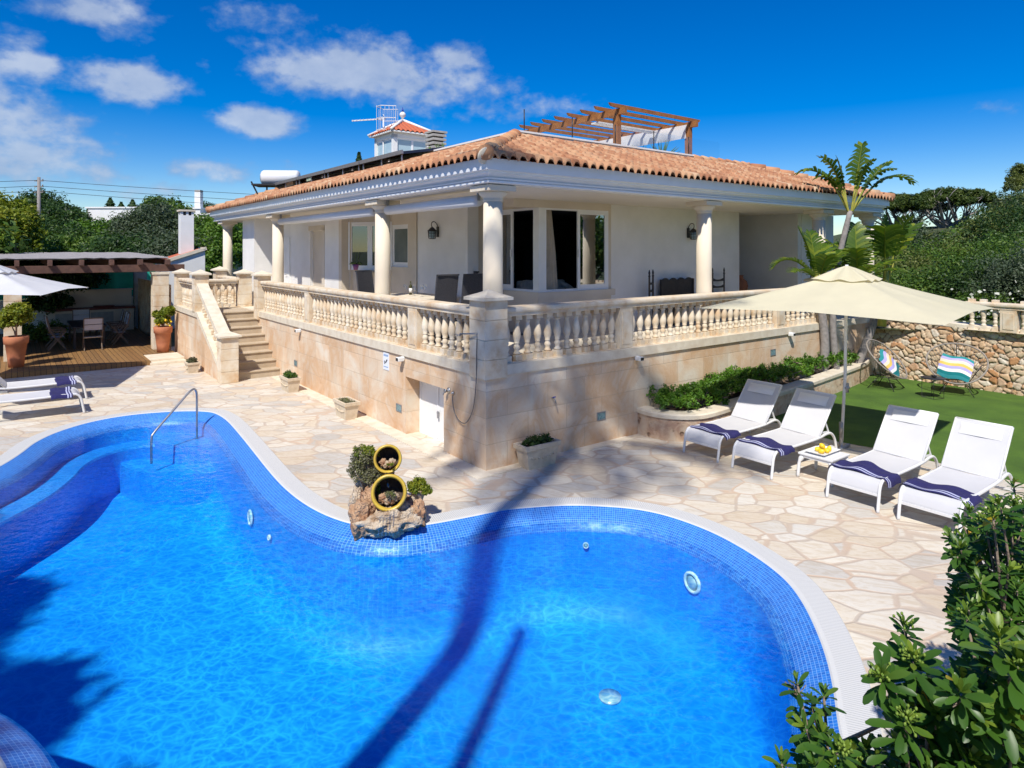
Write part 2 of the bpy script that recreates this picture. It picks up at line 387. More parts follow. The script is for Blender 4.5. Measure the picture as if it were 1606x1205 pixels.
M['lf_hedge']=leaf('hedge_leaf',(.035,.1,.01),(.08,.19,.015),(.17,.3,.03))
M['lf_dark']=leaf('dark_leaf',(.018,.05,.012),(.04,.085,.018),(.08,.14,.025))
M['lf_mid']=leaf('scrub_leaf',(.035,.08,.012),(.08,.155,.02),(.18,.26,.035))
M['lf_grey']=leaf('greyish_leaf',(.05,.08,.04),(.08,.11,.06),(.13,.17,.09))
M['lf_bright']=leaf('bright_leaf',(.05,.12,.012),(.1,.2,.02),(.18,.28,.03))
M['lf_olive']=leaf('olive_leaf',(.06,.09,.02),(.13,.16,.035),(.24,.26,.07))
M['lf_pine']=leaf('pine_needle',(.03,.06,.012),(.07,.11,.02),(.14,.17,.035))
M['lf_pit']=leaf('glossy_shrub_leaf',(.022,.07,.012),(.06,.14,.018),(.26,.34,.04),.3,.38)
M['lf_bud']=leaf('bud_green',(.15,.25,.04),(.22,.34,.05),(.32,.42,.08),.3,.5)
M['lf_yel']=leaf('yellow_leaf',(.35,.3,.02),(.45,.34,.02),(.5,.3,.02),.3,.4)
M['lf_citrus']=leaf('citrus_leaf',(.08,.13,.01),(.18,.22,.015),(.35,.34,.03))
M['lf_palm']=leaf('palm_leaf',(.03,.08,.01),(.085,.15,.015),(.28,.32,.025),.3,.4)
M['lf_flower']=leaf('white_flower',(.6,.6,.5),(.7,.7,.6),(.8,.8,.7))
M['lf_succ']=leaf('succulent_leaf',(.1,.06,.05),(.12,.14,.07),(.2,.2,.12))
M['lf_dry']=leaf('dry_leaf',(.1,.1,.05),(.2,.19,.12),(.22,.24,.05))
# ------------------------------------------------------------------ frames
C0=Vector((-.4135,10.3386,0)); AL=math.atan2(.60699,.79471)
HM=Matrix.Translation(C0)@Matrix.Rotation(AL,4,'Z')      # house frame : x=b (right facade), y=a (left facade)
def HW(b,a,z=0): return HM@Vector((b,a,z))
def HT(b,a,z=0,rz=0): return HM@Matrix.Translation((b,a,z))@Matrix.Rotation(rz,4,'Z')
# ------------------------------------------------------------------ foliage
def leafmesh(name,P,N,size,mat,parent=None,aspect=.45,seed=0,kind=None,bend=False,rnd=None):
    rg=np.random.default_rng(seed); n=len(P); P=np.asarray(P,float); N=np.asarray(N,float)
    N=N/np.maximum(np.linalg.norm(N,axis=1,keepdims=True),1e-6)
    t=rg.normal(size=(n,3)); t-=N*(t*N).sum(1,keepdims=True); t/=np.maximum(np.linalg.norm(t,axis=1,keepdims=True),1e-6)
    b=np.cross(N,t); s=(size*rg.uniform(.6,1.35,n))[:,None]
    v=np.stack([P-t*s,P-b*s*aspect+N*s*.08,P+t*s,P+b*s*aspect+N*s*.08],1).reshape(-1,3)
    me=bpy.data.meshes.new(name); me.vertices.add(4*n); me.vertices.foreach_set('co',v.astype(np.float32).ravel())
    me.loops.add(4*n); me.loops.foreach_set('vertex_index',np.arange(4*n,dtype=np.int32))
    me.polygons.add(n); me.polygons.foreach_set('loop_start',np.arange(0,4*n,4,dtype=np.int32))
    me.update(calc_edges=True)
    a=me.attributes.new('rnd','FLOAT','FACE'); a.data.foreach_set('value',(rg.beta(2,2.6,n) if rnd is None else rnd).astype(np.float32))
    me.materials.append(mat); o=bpy.data.objects.new(name,me); COL.objects.link(o)
    if parent is not None: o.parent=parent
    if kind: o['kind']=kind
    return o
def clumps(blobs,nsub,nleaf,sub=.35,seed=0,flat=1.,up=.35):
    # blobs: (x,y,z,rx,ry,rz); leaf positions on many small tufts spread over each blob
    rg=np.random.default_rng(seed); PP=[];NN=[];RR=[]
    for (x,y,z,rx,ry,rz) in blobs:
        d=rg.normal(size=(nsub,3)); d/=np.linalg.norm(d,axis=1,keepdims=True); d[:,2]=np.abs(d[:,2])*1.0-.25*(rg.random(nsub)<.5)
        rr=rg.uniform(.55,1.02,(nsub,1)); c=np.array([x,y,z])+d*rr*np.array([rx,ry,rz])
        m=(rx+ry+rz)/3*sub*rg.uniform(.5,1.2,nsub)
        tone=np.clip(rg.normal(.45,.2,nsub),0,1)
        for i in range(nsub):
            q=rg.normal(size=(nleaf,3)); q/=np.linalg.norm(q,axis=1,keepdims=True); r=rg.random((nleaf,1))**.4
            PP.append(c[i]+q*r*m[i]*np.array([1,1,flat])); NN.append(q*.8+np.array([0,0,up])+rg.normal(size=(nleaf,3))*.5)
            RR.append(np.clip(tone[i]+rg.normal(0,.16,nleaf),0,1))
    return np.concatenate(PP),np.concatenate(NN),np.concatenate(RR)
def bush(name,label,cat,blobs,mat,nsub=50,nleaf=60,size=.08,seed=0,group=None,sub=.35,trunk=None,aspect=.45,loc=None,up=.35,limbs=4):
    xs=[b[0] for b in blobs]; ys=[b[1] for b in blobs]; zb=min(b[2]-b[5] for b in blobs)
    base=Vector(loc) if loc else Vector((sum(xs)/len(xs),sum(ys)/len(ys),zb))
    t=thing(name,label,cat,base,0,group)
    bl=[(b[0]-base.x,b[1]-base.y,b[2]-base.z)+tuple(b[3:]) for b in blobs]
    P,N,Rn=clumps(bl,nsub,nleaf,sub,seed,up=up)
    leafmesh('foliage' if not trunk else 'crown',P,N,size,mat,t,aspect,seed,rnd=Rn)
    rr=random.Random(seed); mb=MB(); r0=trunk or .05
    for b in bl:
        for k in range(limbs):
            e=Vector((b[0]+rr.uniform(-.6,.6)*b[3],b[1]+rr.uniform(-.6,.6)*b[4],b[2]+rr.uniform(.0,.6)*b[5]))
            m=Vector((e.x*.35,e.y*.35,e.z*.5)); mb.tube([(0,0,-.1),m,e],[r0,r0*.6,r0*.15],6)
    mb.build('trunk' if trunk else 'stem',M['bark'],t)
    return t
# ================================================================== POOL + GROUND
OUT=[(-8.67,11.07),(-8.9,11.75),(-8.99,12.45),(-8.88,13.15),(-8.6,13.69),(-8.2,14.06),(-7.7,14.3),(-7.1,14.43),(-6.55,14.38),(-6.15,14.16),(-5.61,13.54),(-4.91,12.5),(-4.22,11.43),(-3.63,10.51),(-3.15,9.8),(-2.69,9.22),(-2.26,8.8),(-1.85,8.54),(-1.47,8.48),(-1.11,8.58),(-.67,8.79),(-.17,9.03),(.41,9.16),(.86,9.2),(1.3,9.16),(1.74,9.06),(2.13,8.85),(2.47,8.53),(2.75,8.15),(2.96,7.72),(3.1,7.3),(3.17,6.9),(3.16,6.5),(3.09,6.05),(2.97,5.55),(2.82,5.1),(2.66,4.7),(2.4,4.0),(2.0,3.3),(1.3,2.75),(.4,2.5),(-.6,2.5),(-1.6,2.75),(-2.5,3.2),(-3.2,3.8),(-3.7,4.28),(-4.4,4.68),(-5.4,4.9),(-6.6,5.1),(-7.8,5.7),(-8.4,6.7),(-8.5,8.0),(-8.5,9.2),(-8.5,10.3)]
def catmull(P,k=6,closed=True):
    n=len(P);o=[]
    for i in range(n if closed else n-1):
        g=lambda j:P[j%n] if closed else P[max(0,min(n-1,j))]
        a,b,c,d=[Vector(g(i+j)) for j in (-1,0,1,2)]
        for t in range(k):
            t/=k; o.append(.5*((2*b)+(c-a)*t+(2*a-5*b+4*c-d)*t*t+(3*b-a-3*c+d)*t**3))
    if not closed: o.append(Vector(P[-1]))
    return o
OL=catmull([Vector(p) for p in OUT],6)
for _ in range(2): OL=[(OL[i-1]+OL[i]*2+OL[(i+1)%len(OL)])/4 for i in range(len(OL))]
NP=len(OL); NR=[]
for i in range(NP):
    d=(OL[(i+2)%NP]-OL[i-2]).normalized(); NR.append(Vector((d.y,-d.x)))
ARC=[0]
for i in range(NP): ARC.append(ARC[-1]+(OL[(i+1)%NP]-OL[i]).length)
def ring(off,z): return [(OL[i].x+NR[i].x*off,OL[i].y+NR[i].y*off,z) for i in range(NP)]
def band(name,prof,mat,parent=None,kind=None,i0=0,i1=None,smooth=False):
    # prof: list of (offset,z) ; uv=(arc,profile length)
    full=i1 is None; idx=list(range(0,NP+1)) if full else list(range(i0,i1+1))
    mb=MB(); uv=[]; rows=[]
    L=0
    for k,(o,z) in enumerate(prof):
        if k: L+=math.hypot(prof[k][0]-prof[k-1][0],prof[k][1]-prof[k-1][1])
        rows.append([(OL[i%NP].x+NR[i%NP].x*o,OL[i%NP].y+NR[i%NP].y*o,z) for i in idx])
        uv+=[(ARC[i] if i<=NP else ARC[NP]+ARC[i-NP],L) for i in idx]
    mb.grid(rows,0,smooth); 
    mb.f=[tuple(reversed(f)) for f in mb.f]
    o=mb.build(name,mat,parent,uvs=uv)
    if kind: o['kind']=kind
    return o
def holed(name,outer,inner,z,mat,extra=None,kind='structure'):
    bm=bmesh.new()
    def loop(pts):
        vs=[bm.verts.new((p[0],p[1],z)) for p in pts]
        for i in range(len(vs)): bm.edges.new((vs[i],vs[(i+1)%len(vs)]))
    loop(outer)
    if inner: loop(inner)
    bmesh.ops.triangle_fill(bm,use_beauty=True,use_dissolve=False,edges=bm.edges[:])
    for f in bm.faces:
        if f.normal.z<0: f.normal_flip()
    me=bpy.data.meshes.new(name); bm.to_mesh(me); bm.free(); me.materials.append(mat)
    o=bpy.data.objects.new(name,me); COL.objects.link(o)
    if kind: o['kind']=kind
    return o
hole=[(p[0],p[1]) for p in ring(.02,0)]
big=[(1500*math.cos(t*PI/24),1500*math.sin(t*PI/24)) for t in range(48)]
holed('ground',big,[(p[0],p[1]) for p in ring(-.06,0)],-.03,M['earth'])
holed('patio',[(-15.5,-4),(7.5,-4),(16,2),(15,14),(9.5,18),(5,17),(-9,26),(-21,18),(-21,6)],hole,0,M['paving'])
band('pool_coping',[(0,.0),(0,.022),(.012,.03),(.27,.03),(.285,.02)],M['coping'],kind='structure')
rim=[(.285,.02),(.30,.012),(.36,-.012),(.46,-.055),(.56,-.12),(.60,-.2)]
band('pool_rim',rim,M['mosaic'],kind='structure',smooth=True)
band('pool_wall',[(.60,-.2),(.61,-.45),(.63,-.7),(.66,-.9)],M['pwall'],kind='structure',smooth=True)
band('pool_cove',[(.66,-.9),(.7,-1.08),(.78,-1.2),(.9,-1.27),(1.02,-1.295)],M['pfloor'],kind='structure',smooth=True)
holed('pool_floor',[(p[0],p[1]) for p in ring(1.0,0)],None,-1.295,M['pfloor'])
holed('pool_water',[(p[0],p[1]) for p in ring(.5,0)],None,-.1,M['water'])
# submerged bench along the left edge
bi=[i for i in range(NP) if OL[i].x<-7.0 and OL[i].y>7.4]
ii=sorted([(i if i<NP//2 else i-NP) for i in bi])
rows=[];uv=[]
for o,z in [(.55,-.46),(1.05,-.46),(1.07,-.5),(1.07,-1.31)]:
    rows.append([(OL[i].x+NR[i].x*o,OL[i].y+NR[i].y*o,z) for i in ii]); uv+=[(k*.12,o-z) for k,_ in enumerate(ii)]
mb=MB().grid(rows,0,False); mb.f=[tuple(reversed(f)) for f in mb.f]; o=mb.build('pool_bench',M['pwall'],uvs=uv); o['kind']='structure'
for k,(r,z) in enumerate([(1.25,-.36),(1.85,-.72)]):
    mb=MB(); n=64; cx,cy=-6.35,14.15; vs=[];uv=[]
    for rr_,zz in ((0,z),(r,z),(r+.01,-1.32)):
        for j in range(n): vs.append((cx+rr_*math.cos(2*PI*j/n),cy+rr_*math.sin(2*PI*j/n),zz)); uv.append((rr_*math.cos(2*PI*j/n)+ (0 if zz>-1 else 0),rr_*math.sin(2*PI*j/n)+zz))
    fs=[]
    for q in range(2):
        for j in range(n): fs.append((q*n+j,(q+1)*n+j,(q+1)*n+(j+1)%n,q*n+(j+1)%n))
    mb.add(vs,fs,False,0); o=mb.build('pool_step',M['pwall'],uvs=uv); o['kind']='structure'
# lawn
holed('lawn',[(5.2,13.6),(5.95,11.95),(6.6,11.4),(7.6,9.9),(8.7,8.3),(10.5,5.6),(17,8),(16,13),(12.29,15.9),(11.0,17.6),(10.2,18.7),(9.5,18.2),(9.12,17.3),(8.0,16.2),(6.9,15.2)],None,.006,M['lawn'])
# upper garden level behind the rubble wall, rising hill
def hgt(x,y):
    r=math.hypot(x,y)
    # angle right of forward
    a=math.atan2(x,y)
    t=max(0,min(1,(a-R(14))/R(14))); s=max(0,min(1,(r-26)/40)); s=s*s*(3-2*s)
    return 1.35+4.2*t*s+noise.noise(Vector((x*.06,y*.06,0)))*.6*s
rows=[]
for i in range(26):
    rr_=20.6+(i/25)**1.6*160; row=[]
    for j in range(41):
        a=R(22+ (j/40)*46); b0=Vector((math.sin(a)*rr_,math.cos(a)*rr_)); row.append((b0.x,b0.y,hgt(b0.x,b0.y)))
    rows.append(row)
mb=MB().grid(rows,0,True); mb.f=[tuple(reversed(f)) for f in mb.f]; o=mb.build('hillside',M['earth']); o['kind']='structure'
holed('upper_terrace',[(10.4,18.75),(9.45,19.7),(8.4,20.6),(7.6,18.0),(7.4,22),(9,24),(24,24),(24,10),(14.2,12.6),(13.75,14.35),(12.5,15.95),(11.9,16.75),(11.2,17.75)],None,1.36,M['earth'])
# pool furniture: handrail, lights, inlets
mb=MB(); mb.tube(catmull([(-6.85,12.42,-.55),(-6.85,12.42,-.1),(-6.83,12.47,.02),(-6.72,12.72,.24),(-6.55,13.13,.58),(-6.5,13.24,.66),(-6.47,13.31,.675),(-6.455,13.36,.62),(-6.45,13.38,.5),(-6.45,13.38,.2),(-6.45,13.38,-.38)],5,False),.022,10)
o=mb.build('handrail',M['chrome']); tag(o,'bent steel grab rail rising from the pool steps in the far corner','handrail')
def inlet(x,y,z,r,lab,g=None):
    # faces pool centre
    i=min(range(NP),key=lambda i:(OL[i].x-x)**2+(OL[i].y-y)**2); n=Vector((NR[i].x,NR[i].y,0))
    p=Vector((OL[i].x,OL[i].y,z))+n*.63; q=n.to_track_quat('Z','Y').to_matrix().to_4x4(); q.translation=p
    t=thing('pool_light' if r>.06 else 'water_inlet',lab,'pool light' if r>.06 else 'inlet',M=q,group=g)
    MB().lathe([(r,0),(r,.02),(r*.8,.035),(r*.72,.02),(r*.7,.01)],20).build('rim',M['white'],t)
    MB().lathe([(r*.7,.012),(r*.35,.03),(0,.034)],20).build('lens',M['frosted'],t)
inlet(2.72,8.2,-.5,.13,'round white-rimmed underwater light in the right-hand pool wall')
inlet(-3.35,10.1,-.5,.12,'round white-rimmed underwater light in the left-hand pool wall')
inlet(1.0,9.2,-.36,.04,'small white water inlet in the far wall right of the fountain','small inlets in the pool wall')
inlet(-2.85,9.4,-.45,.04,'small white water inlet just right of the left underwater light','small inlets in the pool wall')
t=thing('floor_drain','pale round drain grating on the pool floor at the right','drain',(1.05,7.0,-1.29)); MB().lathe([(.12,0),(.12,.02),(0,.03)],20).build('grate',M['frosted'],t)
# ================================================================== TERRACE PODIUM
FL=1.655
pod=thing('terrace_podium','high sandstone block base carrying the house terrace','terrace',M=HM)
mb=MB()
mb.box((0,0,-.05),(.4,1.27,1.49)).box((0,2.66,-.05),(.4,18.3,1.49)).box((0,1.27,1.1),(.4,2.66,1.49)).box((.4,0,-.05),(14.4,18.3,1.485))
mb.build('wall',M['sand'],pod)
mb=MB(); mb.box((-.035,-.035,1.49),(14.4,18.3,1.655)); mb.box((.36,.36,1.652),(14.3,18.2,FL+.006)); mb.build('terrace_floor',M['cap'],pod)
dr=MB().box((.3,1.272,.0),(.345,2.658,1.098)).build('door',M['white'],pod)
mb=MB(); 
for a in (1.30,1.95,2.6): mb.box((.285,a-.02,.02),(.302,a+.02,1.09))
mb.box((.285,1.3,1.05),(.3,2.6,1.09)); mb.box((.285,1.3,.0),(.3,2.6,.04)); mb.build('door_frame',M['frame'],dr)
MB().box((.25,1.9,.5),(.287,1.93,.53)).box((.24,1.88,.42),(.262,1.905,.55)).build('handle',M['grey'],dr)
mb=MB().box((-.3,.0,.001),(0,9.9,.012)).box((-.3,-.22,.001),(3.2,-.0,.0115)); o=mb.build('wall_strip',M['cap'],M=HM); o['kind']='structure'
# small things on the podium walls
def stepl(b,a,z,face,lab):
    t=thing('wall_light',lab,'wall light',M=HT(b,a,z,0 if face=='b' else -PI/2) if face=='b' else HT(b,a,z,PI/2),group='recessed step lights in the base wall')
    # local -x is outward
    mb=MB(); 
    for y0,y1,z0,z1 in ((-.11,.11,.06,.075),(-.11,.11,-.075,-.06),(-.11,-.095,-.06,.06),(.095,.11,-.06,.06)): mb.box((-.012,y0,z0),(.0,y1,z1))
    mb.build('frame',M['grey'],t); MB().box((-.006,-.095,-.06),(-.001,.095,.06)).build('lens',M['lightlens'],t)
stepl(0,2.92,.45,'b','square recessed light in the base wall left of the white door')
stepl(0,8.73,.52,'b','square recessed light in the base wall right of the stairs')
stepl(2.56,0,.49,'a','square recessed light low in the shaded wall left of the curved planter')
stepl(8.22,0,1.11,'a','square recessed light in the base wall above the long hedge')
def spot(M_,lab):
    t=thing('spotlight',lab,'spotlight',M=M_,group='small spotlights under the terrace edge')
    mb=MB(); mb.box((-.03,-.05,-.02),(0,.05,.04),bev=.008); mb.tube([(-.02,0,.0),(-.13,0,-.01)],.04,10); mb.box((-.15,-.055,-.05),(-.02,.055,.025),bev=.01); mb.build('housing',M['white'],t)
    MB().box((-.158,-.04,-.04),(-.149,.04,.015)).build('lens',M['black'],t)
spot(HT(0,2.72,1.44),'small pale spotlight above the white door')
spot(HT(0,8.35,1.43),'small pale spotlight on the left wall above the first stair planter')
spot(HT(3.5,0,1.46,PI/2),'small pale spotlight on the shaded wall above the curved planter end')
spot(HT(8.9,0,1.5,PI/2),'small pale spotlight above the long hedge')
t=thing('pool_sign','small white and blue notice plate fixed below the balustrade','sign',M=HT(0,3.46,1.28))
MB().box((-.012,-.12,-.17),(0,.12,.17)).build('plate',M['signw'],t)
mb=MB().box((-.014,-.1,.1),(-.0125,.1,.14)).box((-.014,-.1,-.12),(-.0125,.1,-.1)); mb.build('blue_band',M['signb'],t)
MB().bar((-.015,-.06,.04),(-.015,.02,-.03),.002,.03).bar((-.015,.05,-.06),(-.015,.06,.01),.002,.025).build('figure',M['black'],t)
t=thing('outdoor_shower','hand shower with long grey hose fixed at the corner pillar','shower',M=HM)
mb=MB(); mb.tube([(-.03,.15,2.16),(-.08,.18,2.17),(-.16,.5,2.14)],.014,8); mb.lathe([(.02,0),(.045,.015),(.05,.03),(0,.03)],12,(-.17,.53,2.1)); mb.build('shower_head',M['chrome'],t)
mb=MB(); mb.tube(catmull([(-.05,.17,2.15),(-.07,.16,1.9),(-.05,.2,1.4),(-.04,.3,.95),(-.04,.5,.68),(-.04,.7,.66),(-.04,.86,.78),(-.04,.92,.95),(-.03,.94,1.05)],6,False),.009,6); mb.build('hose',M['hose'],t)
mb=MB(); mb.lathe([(.03,0),(.03,.02),(.015,.03),(.015,.05)],12,M=Matrix.Translation((0,.95,1.08))@Matrix.Rotation(-PI/2,4,'Y')); mb.build('hose_outlet',M['chrome'],t)
t=thing('mixer_valve','chrome shower valve on the wall right of the white door','tap',M=HT(0,1.1,1.1)); 
mb=MB(); mb.lathe([(.05,0),(.05,.015),(.02,.02),(.02,.07),(.035,.07),(.035,.09),(0,.09)],14,M=Matrix.Rotation(-PI/2,4,'Y')); mb.build('body',M['chrome'],t); MB().bar((-.08,0,0),(-.1,.03,-.07),.015,.015).build('lever',M['chrome'],t)
t=thing('garden_tap','small brass garden tap on the shaded right wall','tap',M=HT(1.38,0,.98,PI/2))
mb=MB().tube([(0,0,0),(-.06,0,0),(-.09,0,-.02),(-.1,0,-.06)],.012,8); mb.build('spout',M['grey'],t); MB().box((-.07,-.03,.015),(-.05,.03,.03)).build('handle',M['blue_glaze'],t)
# ================================================================== BALUSTRADES
def baluster(sc=1,h=.77):
    mb=MB(); w=.07
    mb.box((-w,-w,0),(w,w,.1),bev=.006); mb.box((-w*.95,-w*.95,h-.09),(w*.95,w*.95,h),bev=.006)
    pr=[(.045,.1),(.062,.115),(.062,.13),(.04,.15),(.045,.19),(.062,.22),(.04,.26),(.033,.275),(.048,.29),(.048,.3),(.04,.31),(.06,.36),(.07,.42),(.066,.47),(.05,.55),(.037,.62),(.036,.63),(.05,.645),(.05,.66),(.038,.68)]
    mb.lathe([(r,z*h/.77) for r,z in pr],14); return mb
balproto=baluster().build('baluster',M['bal'])
POSTH=.77
def balustrade(label,p0,p1,z0=1.655,posts=(),step=.225,skip=.2,h=.77,group='stone balustrades of the terrace',M_=HM,zr=None,mat=None):
    """p0,p1 in (b,a) ; posts: parameter distances of intermediate posts"""
    global balproto
    p0=Vector(p0);p1=Vector(p1);d=(p1-p0);L=d.length;rz=math.atan2(d.y,d.x)
    mt=mat or M['bal']
    t=thing('balustrade',label,'balustrade',M=M_@Matrix.Translation((p0.x,p0.y,z0))@Matrix.Rotation(rz,4,'Z'),group=group)
    mb=MB(); mb.box((0,-.13,h+.0),(L,.13,h+.06)); mb.box((0,-.165,h+.06),(L,.165,h+.15),bev=.03); mb.build('handrail',mt,t)
    MB().box((0,-.12,-.0),(L,.12,.012)).build('plinth',mt,t)
    cuts=[0]+list(posts)+[L]
    for q in posts:
        mb=MB(); mb.box((q-.17,-.12,.0),(q+.17,.12,h)); 
        for s in(-1,1): mb.box((q-.11,s*.12-.012,.08),(q+.11,s*.12+.012,h-.08),bev=.004)
        mb.build('post',mt,t)
    for k in range(len(cuts)-1):
        a=cuts[k]+(.17 if k>0 else .02); b=cuts[k+1]-(.17 if k<len(cuts)-2 else .02); n=max(1,round((b-a)/step)); 
        for i in range(n):
            o=balproto.copy() if balproto.parent else balproto
            if o is not balproto: COL.objects.link(o)
            o.parent=t; o.location=(a+(i+.5)*(b-a)/n,0,.01); o.rotation_euler=(0,0,0)
    return t
def pillar(label,b,a,z0,z1,w=.2,cat='pillar',M_=None,capw=.07,group='capped block pillars of the terrace',rows=None,name='stone_pillar',parent=None,mat=None):
    mt=mat or M['bal']
    t=parent or thing(name,label,cat,M=(M_ or HT(b,a)),group=group)
    o=Matrix.Identity(4); mb=MB(); n=rows or max(1,round((z1-z0)/.3)); hh=(z1-z0)/n
    mb.box((-w+.012,-w+.012,z0),(w-.012,w-.012,z1))
    for i in range(n): mb.box((-w,-w,z0+i*hh+.005),(w,w,z0+(i+1)*hh-.005),bev=.006)
    mb.build('shaft',mt,t)
    c=w+capw; mb=MB(); mb.box((-c,-c,z1),(c,c,z1+.05),bev=.008)
    mb.add([(-c,-c,z1+.05),(c,-c,z1+.05),(c,c,z1+.05),(-c,c,z1+.05),(-c*.45,-c*.45,z1+.11),(c*.45,-c*.45,z1+.11),(c*.45,c*.45,z1+.11),(-c*.45,c*.45,z1+.11),(0,0,z1+.17)],
        [(0,1,5,4),(1,2,6,5),(2,3,7,6),(3,0,4,7),(4,5,8),(5,6,8),(6,7,8),(7,4,8)]); mb.build('cap',M['cap'],t)
    return t
pillar('tall corner pillar where both balustrades meet, shower fixed to it',.17,.17,1.45,2.7,.222,rows=4)
balustrade('long stone balustrade on the left side between the stairs and the corner pillar',(.14,.39),(.14,11.85),posts=(2.05,7.6))
balustrade('stone balustrade on the right side above the hedge',(.37,.14),(10.4,.14),posts=(2.88,8.24))
pillar('capped pillar ending the long left balustrade at the top of the stairs',.13,12.1,1.4,2.72,.2)
pillar('capped pillar on the far side of the gap onto the terrace',.13,14.1,1.4,2.72,.2)
balustrade('short balustrade farther left beyond the stairs, before the farthest column',(.14,14.35),(.14,17.0))
pillar('farthest capped pillar near the end column',.13,17.25,1.4,2.75,.2)
pillar('pillar at the right end of the hedge-side balustrade',10.6,.14,1.4,2.7,.2)
# ================================================================== STAIRS
st=thing('stone_staircase','outdoor stone stairs climbing from the patio to the terrace','stairs',M=HM)
for i in range(8):
    a0=10.03+i*.34; mb=MB(); mb.box((-1.22,a0,0 if i==0 else .0),(-.001,a0+.36 if i<7 else 14.15,(i+1)*.205-.035)); mb.box((-1.24,a0-.03,(i+1)*.205-.035),(.0,a0+.36 if i<7 else 14.15,(i+1)*.205),bev=.008)
    mb.build('step',M['stair'],st)
# outer flank wall
mb=MB(); sl=(1.64-.0)/(12.41-10.03)
def shp(poly,b0,b1,mat,name):
    m=MB(); n=len(poly); vs=[(b0,a,z) for a,z in poly]+[(b1,a,z) for a,z in poly]
    m.add(vs,[tuple(range(n)),tuple(range(2*n-1,n-1,-1))]+[(i,n+i,n+(i+1)%n,(i+1)%n) for i in range(n)]); return m.build(name,mat,st)
shp([(9.9,-.05),(9.9,.22),(12.7,1.5),(16.2,1.5),(16.2,-.05)],-1.56,-1.24,M['sand'],'flank_wall')
shp([(9.9,.22),(9.9,.34),(12.65,1.655),(16.2,1.655),(16.2,1.5),(12.7,1.5)],-1.6,-1.2,M['cap'],'flank_coping')
shp([(10.1,.98),(10.1,1.14),(12.95,2.5),(12.95,2.34)],-1.55,-1.23,M['cap'],'sloping_handrail')
for k in range(9):
    a=10.4+k*.285; z=.34+(a-9.9)*.478; o=balproto.copy(); COL.objects.link(o); o.parent=st; o.location=(-1.4,a,z-.02); o.scale=(.9,.9,.88)
pillar('short capped newel pillar at the foot of the stairs',-1.4,9.95,0,1.2,.22,rows=4)
pillar('capped pillar at the turn of the stair landing',-1.4,13.15,1.6,2.75,.2)
pillar('capped pillar behind the stair landing, farthest on its outer edge',-1.4,15.9,1.6,2.72,.2)
balustrade('short balustrade across the back of the stair landing',(-1.2,14.1),(-.09,14.1))
balustrade('short balustrade along the outer edge of the stair landing',(-1.4,13.4),(-1.4,15.68))
# ================================================================== COLUMNS
def column(b,a,lab,M_=None,z0=FL,z1=4.58):
    t=thing('stone_column',lab,'column',M=M_ or HT(b,a,z0),group='round stone columns carrying the eaves'); H=z1-z0
    r=.172; MB().lathe([(r+.035,0),(r+.035,.06),(r+.01,.08),(r,.1),(r,.6),(r*.985,1.3),(r*.94,H-.26)],28).build('shaft',M['col'],t)
    MB().lathe([(r*.94,H-.26),(r*1.02,H-.25),(r*1.02,H-.23),(r*.96,H-.22),(r*1.05,H-.19),(r*1.32,H-.15),(r*1.42,H-.12),(r*1.42,H-.095)],28).build('capital',M['col'],t)
    MB().box((-.28,-.28,H-.095),(.28,.28,H),bev=.004).build('impost_block',M['col'],t)
    return t
c=column(.486,.486,'round column at the corner of the terrace, behind the tall pillar')
for b,a,l in [(.486,4.62,'round column on the left side beside the dining table'),(.486,11.72,'round column on the left side behind the stair-top pillar'),(.486,17.6,'farthest left round column at the end of the house'),(6.26,.486,'round column on the right side between the black bench and ladder-back chair'),(11.26,.486,'round column on the right side behind the broad-leaved plants'),(14.1,.486,'farthest right round column at the end of the house')]:
    dup(c,M=HT(b,a,FL),label=l)
# ================================================================== HOUSE
ho=thing('villa','single-storey white villa with clay tile roof on the raised terrace','house',M=HM)
W=M['wallw']
mb=MB()
mb.box((5.22,2.4,FL),(10.5,2.65,4.58))
mb.box((10.25,2.65,FL),(10.497,5.0,4.58)); mb.box((10.2,5.0,FL),(12.5,5.2,4.58)); mb.box((12.42,1.72,FL),(12.6,5.0,4.58))
mb.box((12.6,1.7,FL),(13.0,1.9,4.58)); mb.box((13.9,1.7,FL),(14.5,1.9,4.58)); mb.box((13.0,1.7,3.95),(13.9,1.9,4.58)); mb.box((14.3,1.9,FL),(14.5,18,4.58))
mb.box((2.3,4.0,FL),(2.4+.2,4.1,4.58)) # reveal
mb.box((2.4,4.1,FL),(2.6,6.5,4.58))
mb.box((1.4,9.25,FL),(1.62,10.5,4.58)); mb.box((1.4,11.5,FL),(1.62,14.6,4.58)); mb.box((1.4,10.5,4.1),(1.62,11.5,4.58))
mb.box((.6,14.6,FL),(1.42,14.8,4.58)); mb.box((.6,14.8,FL),(.8,16.0,4.58)); mb.box((.8,15.8,FL),(14.3,16.0,4.58))
mb.build('wall',W,ho)
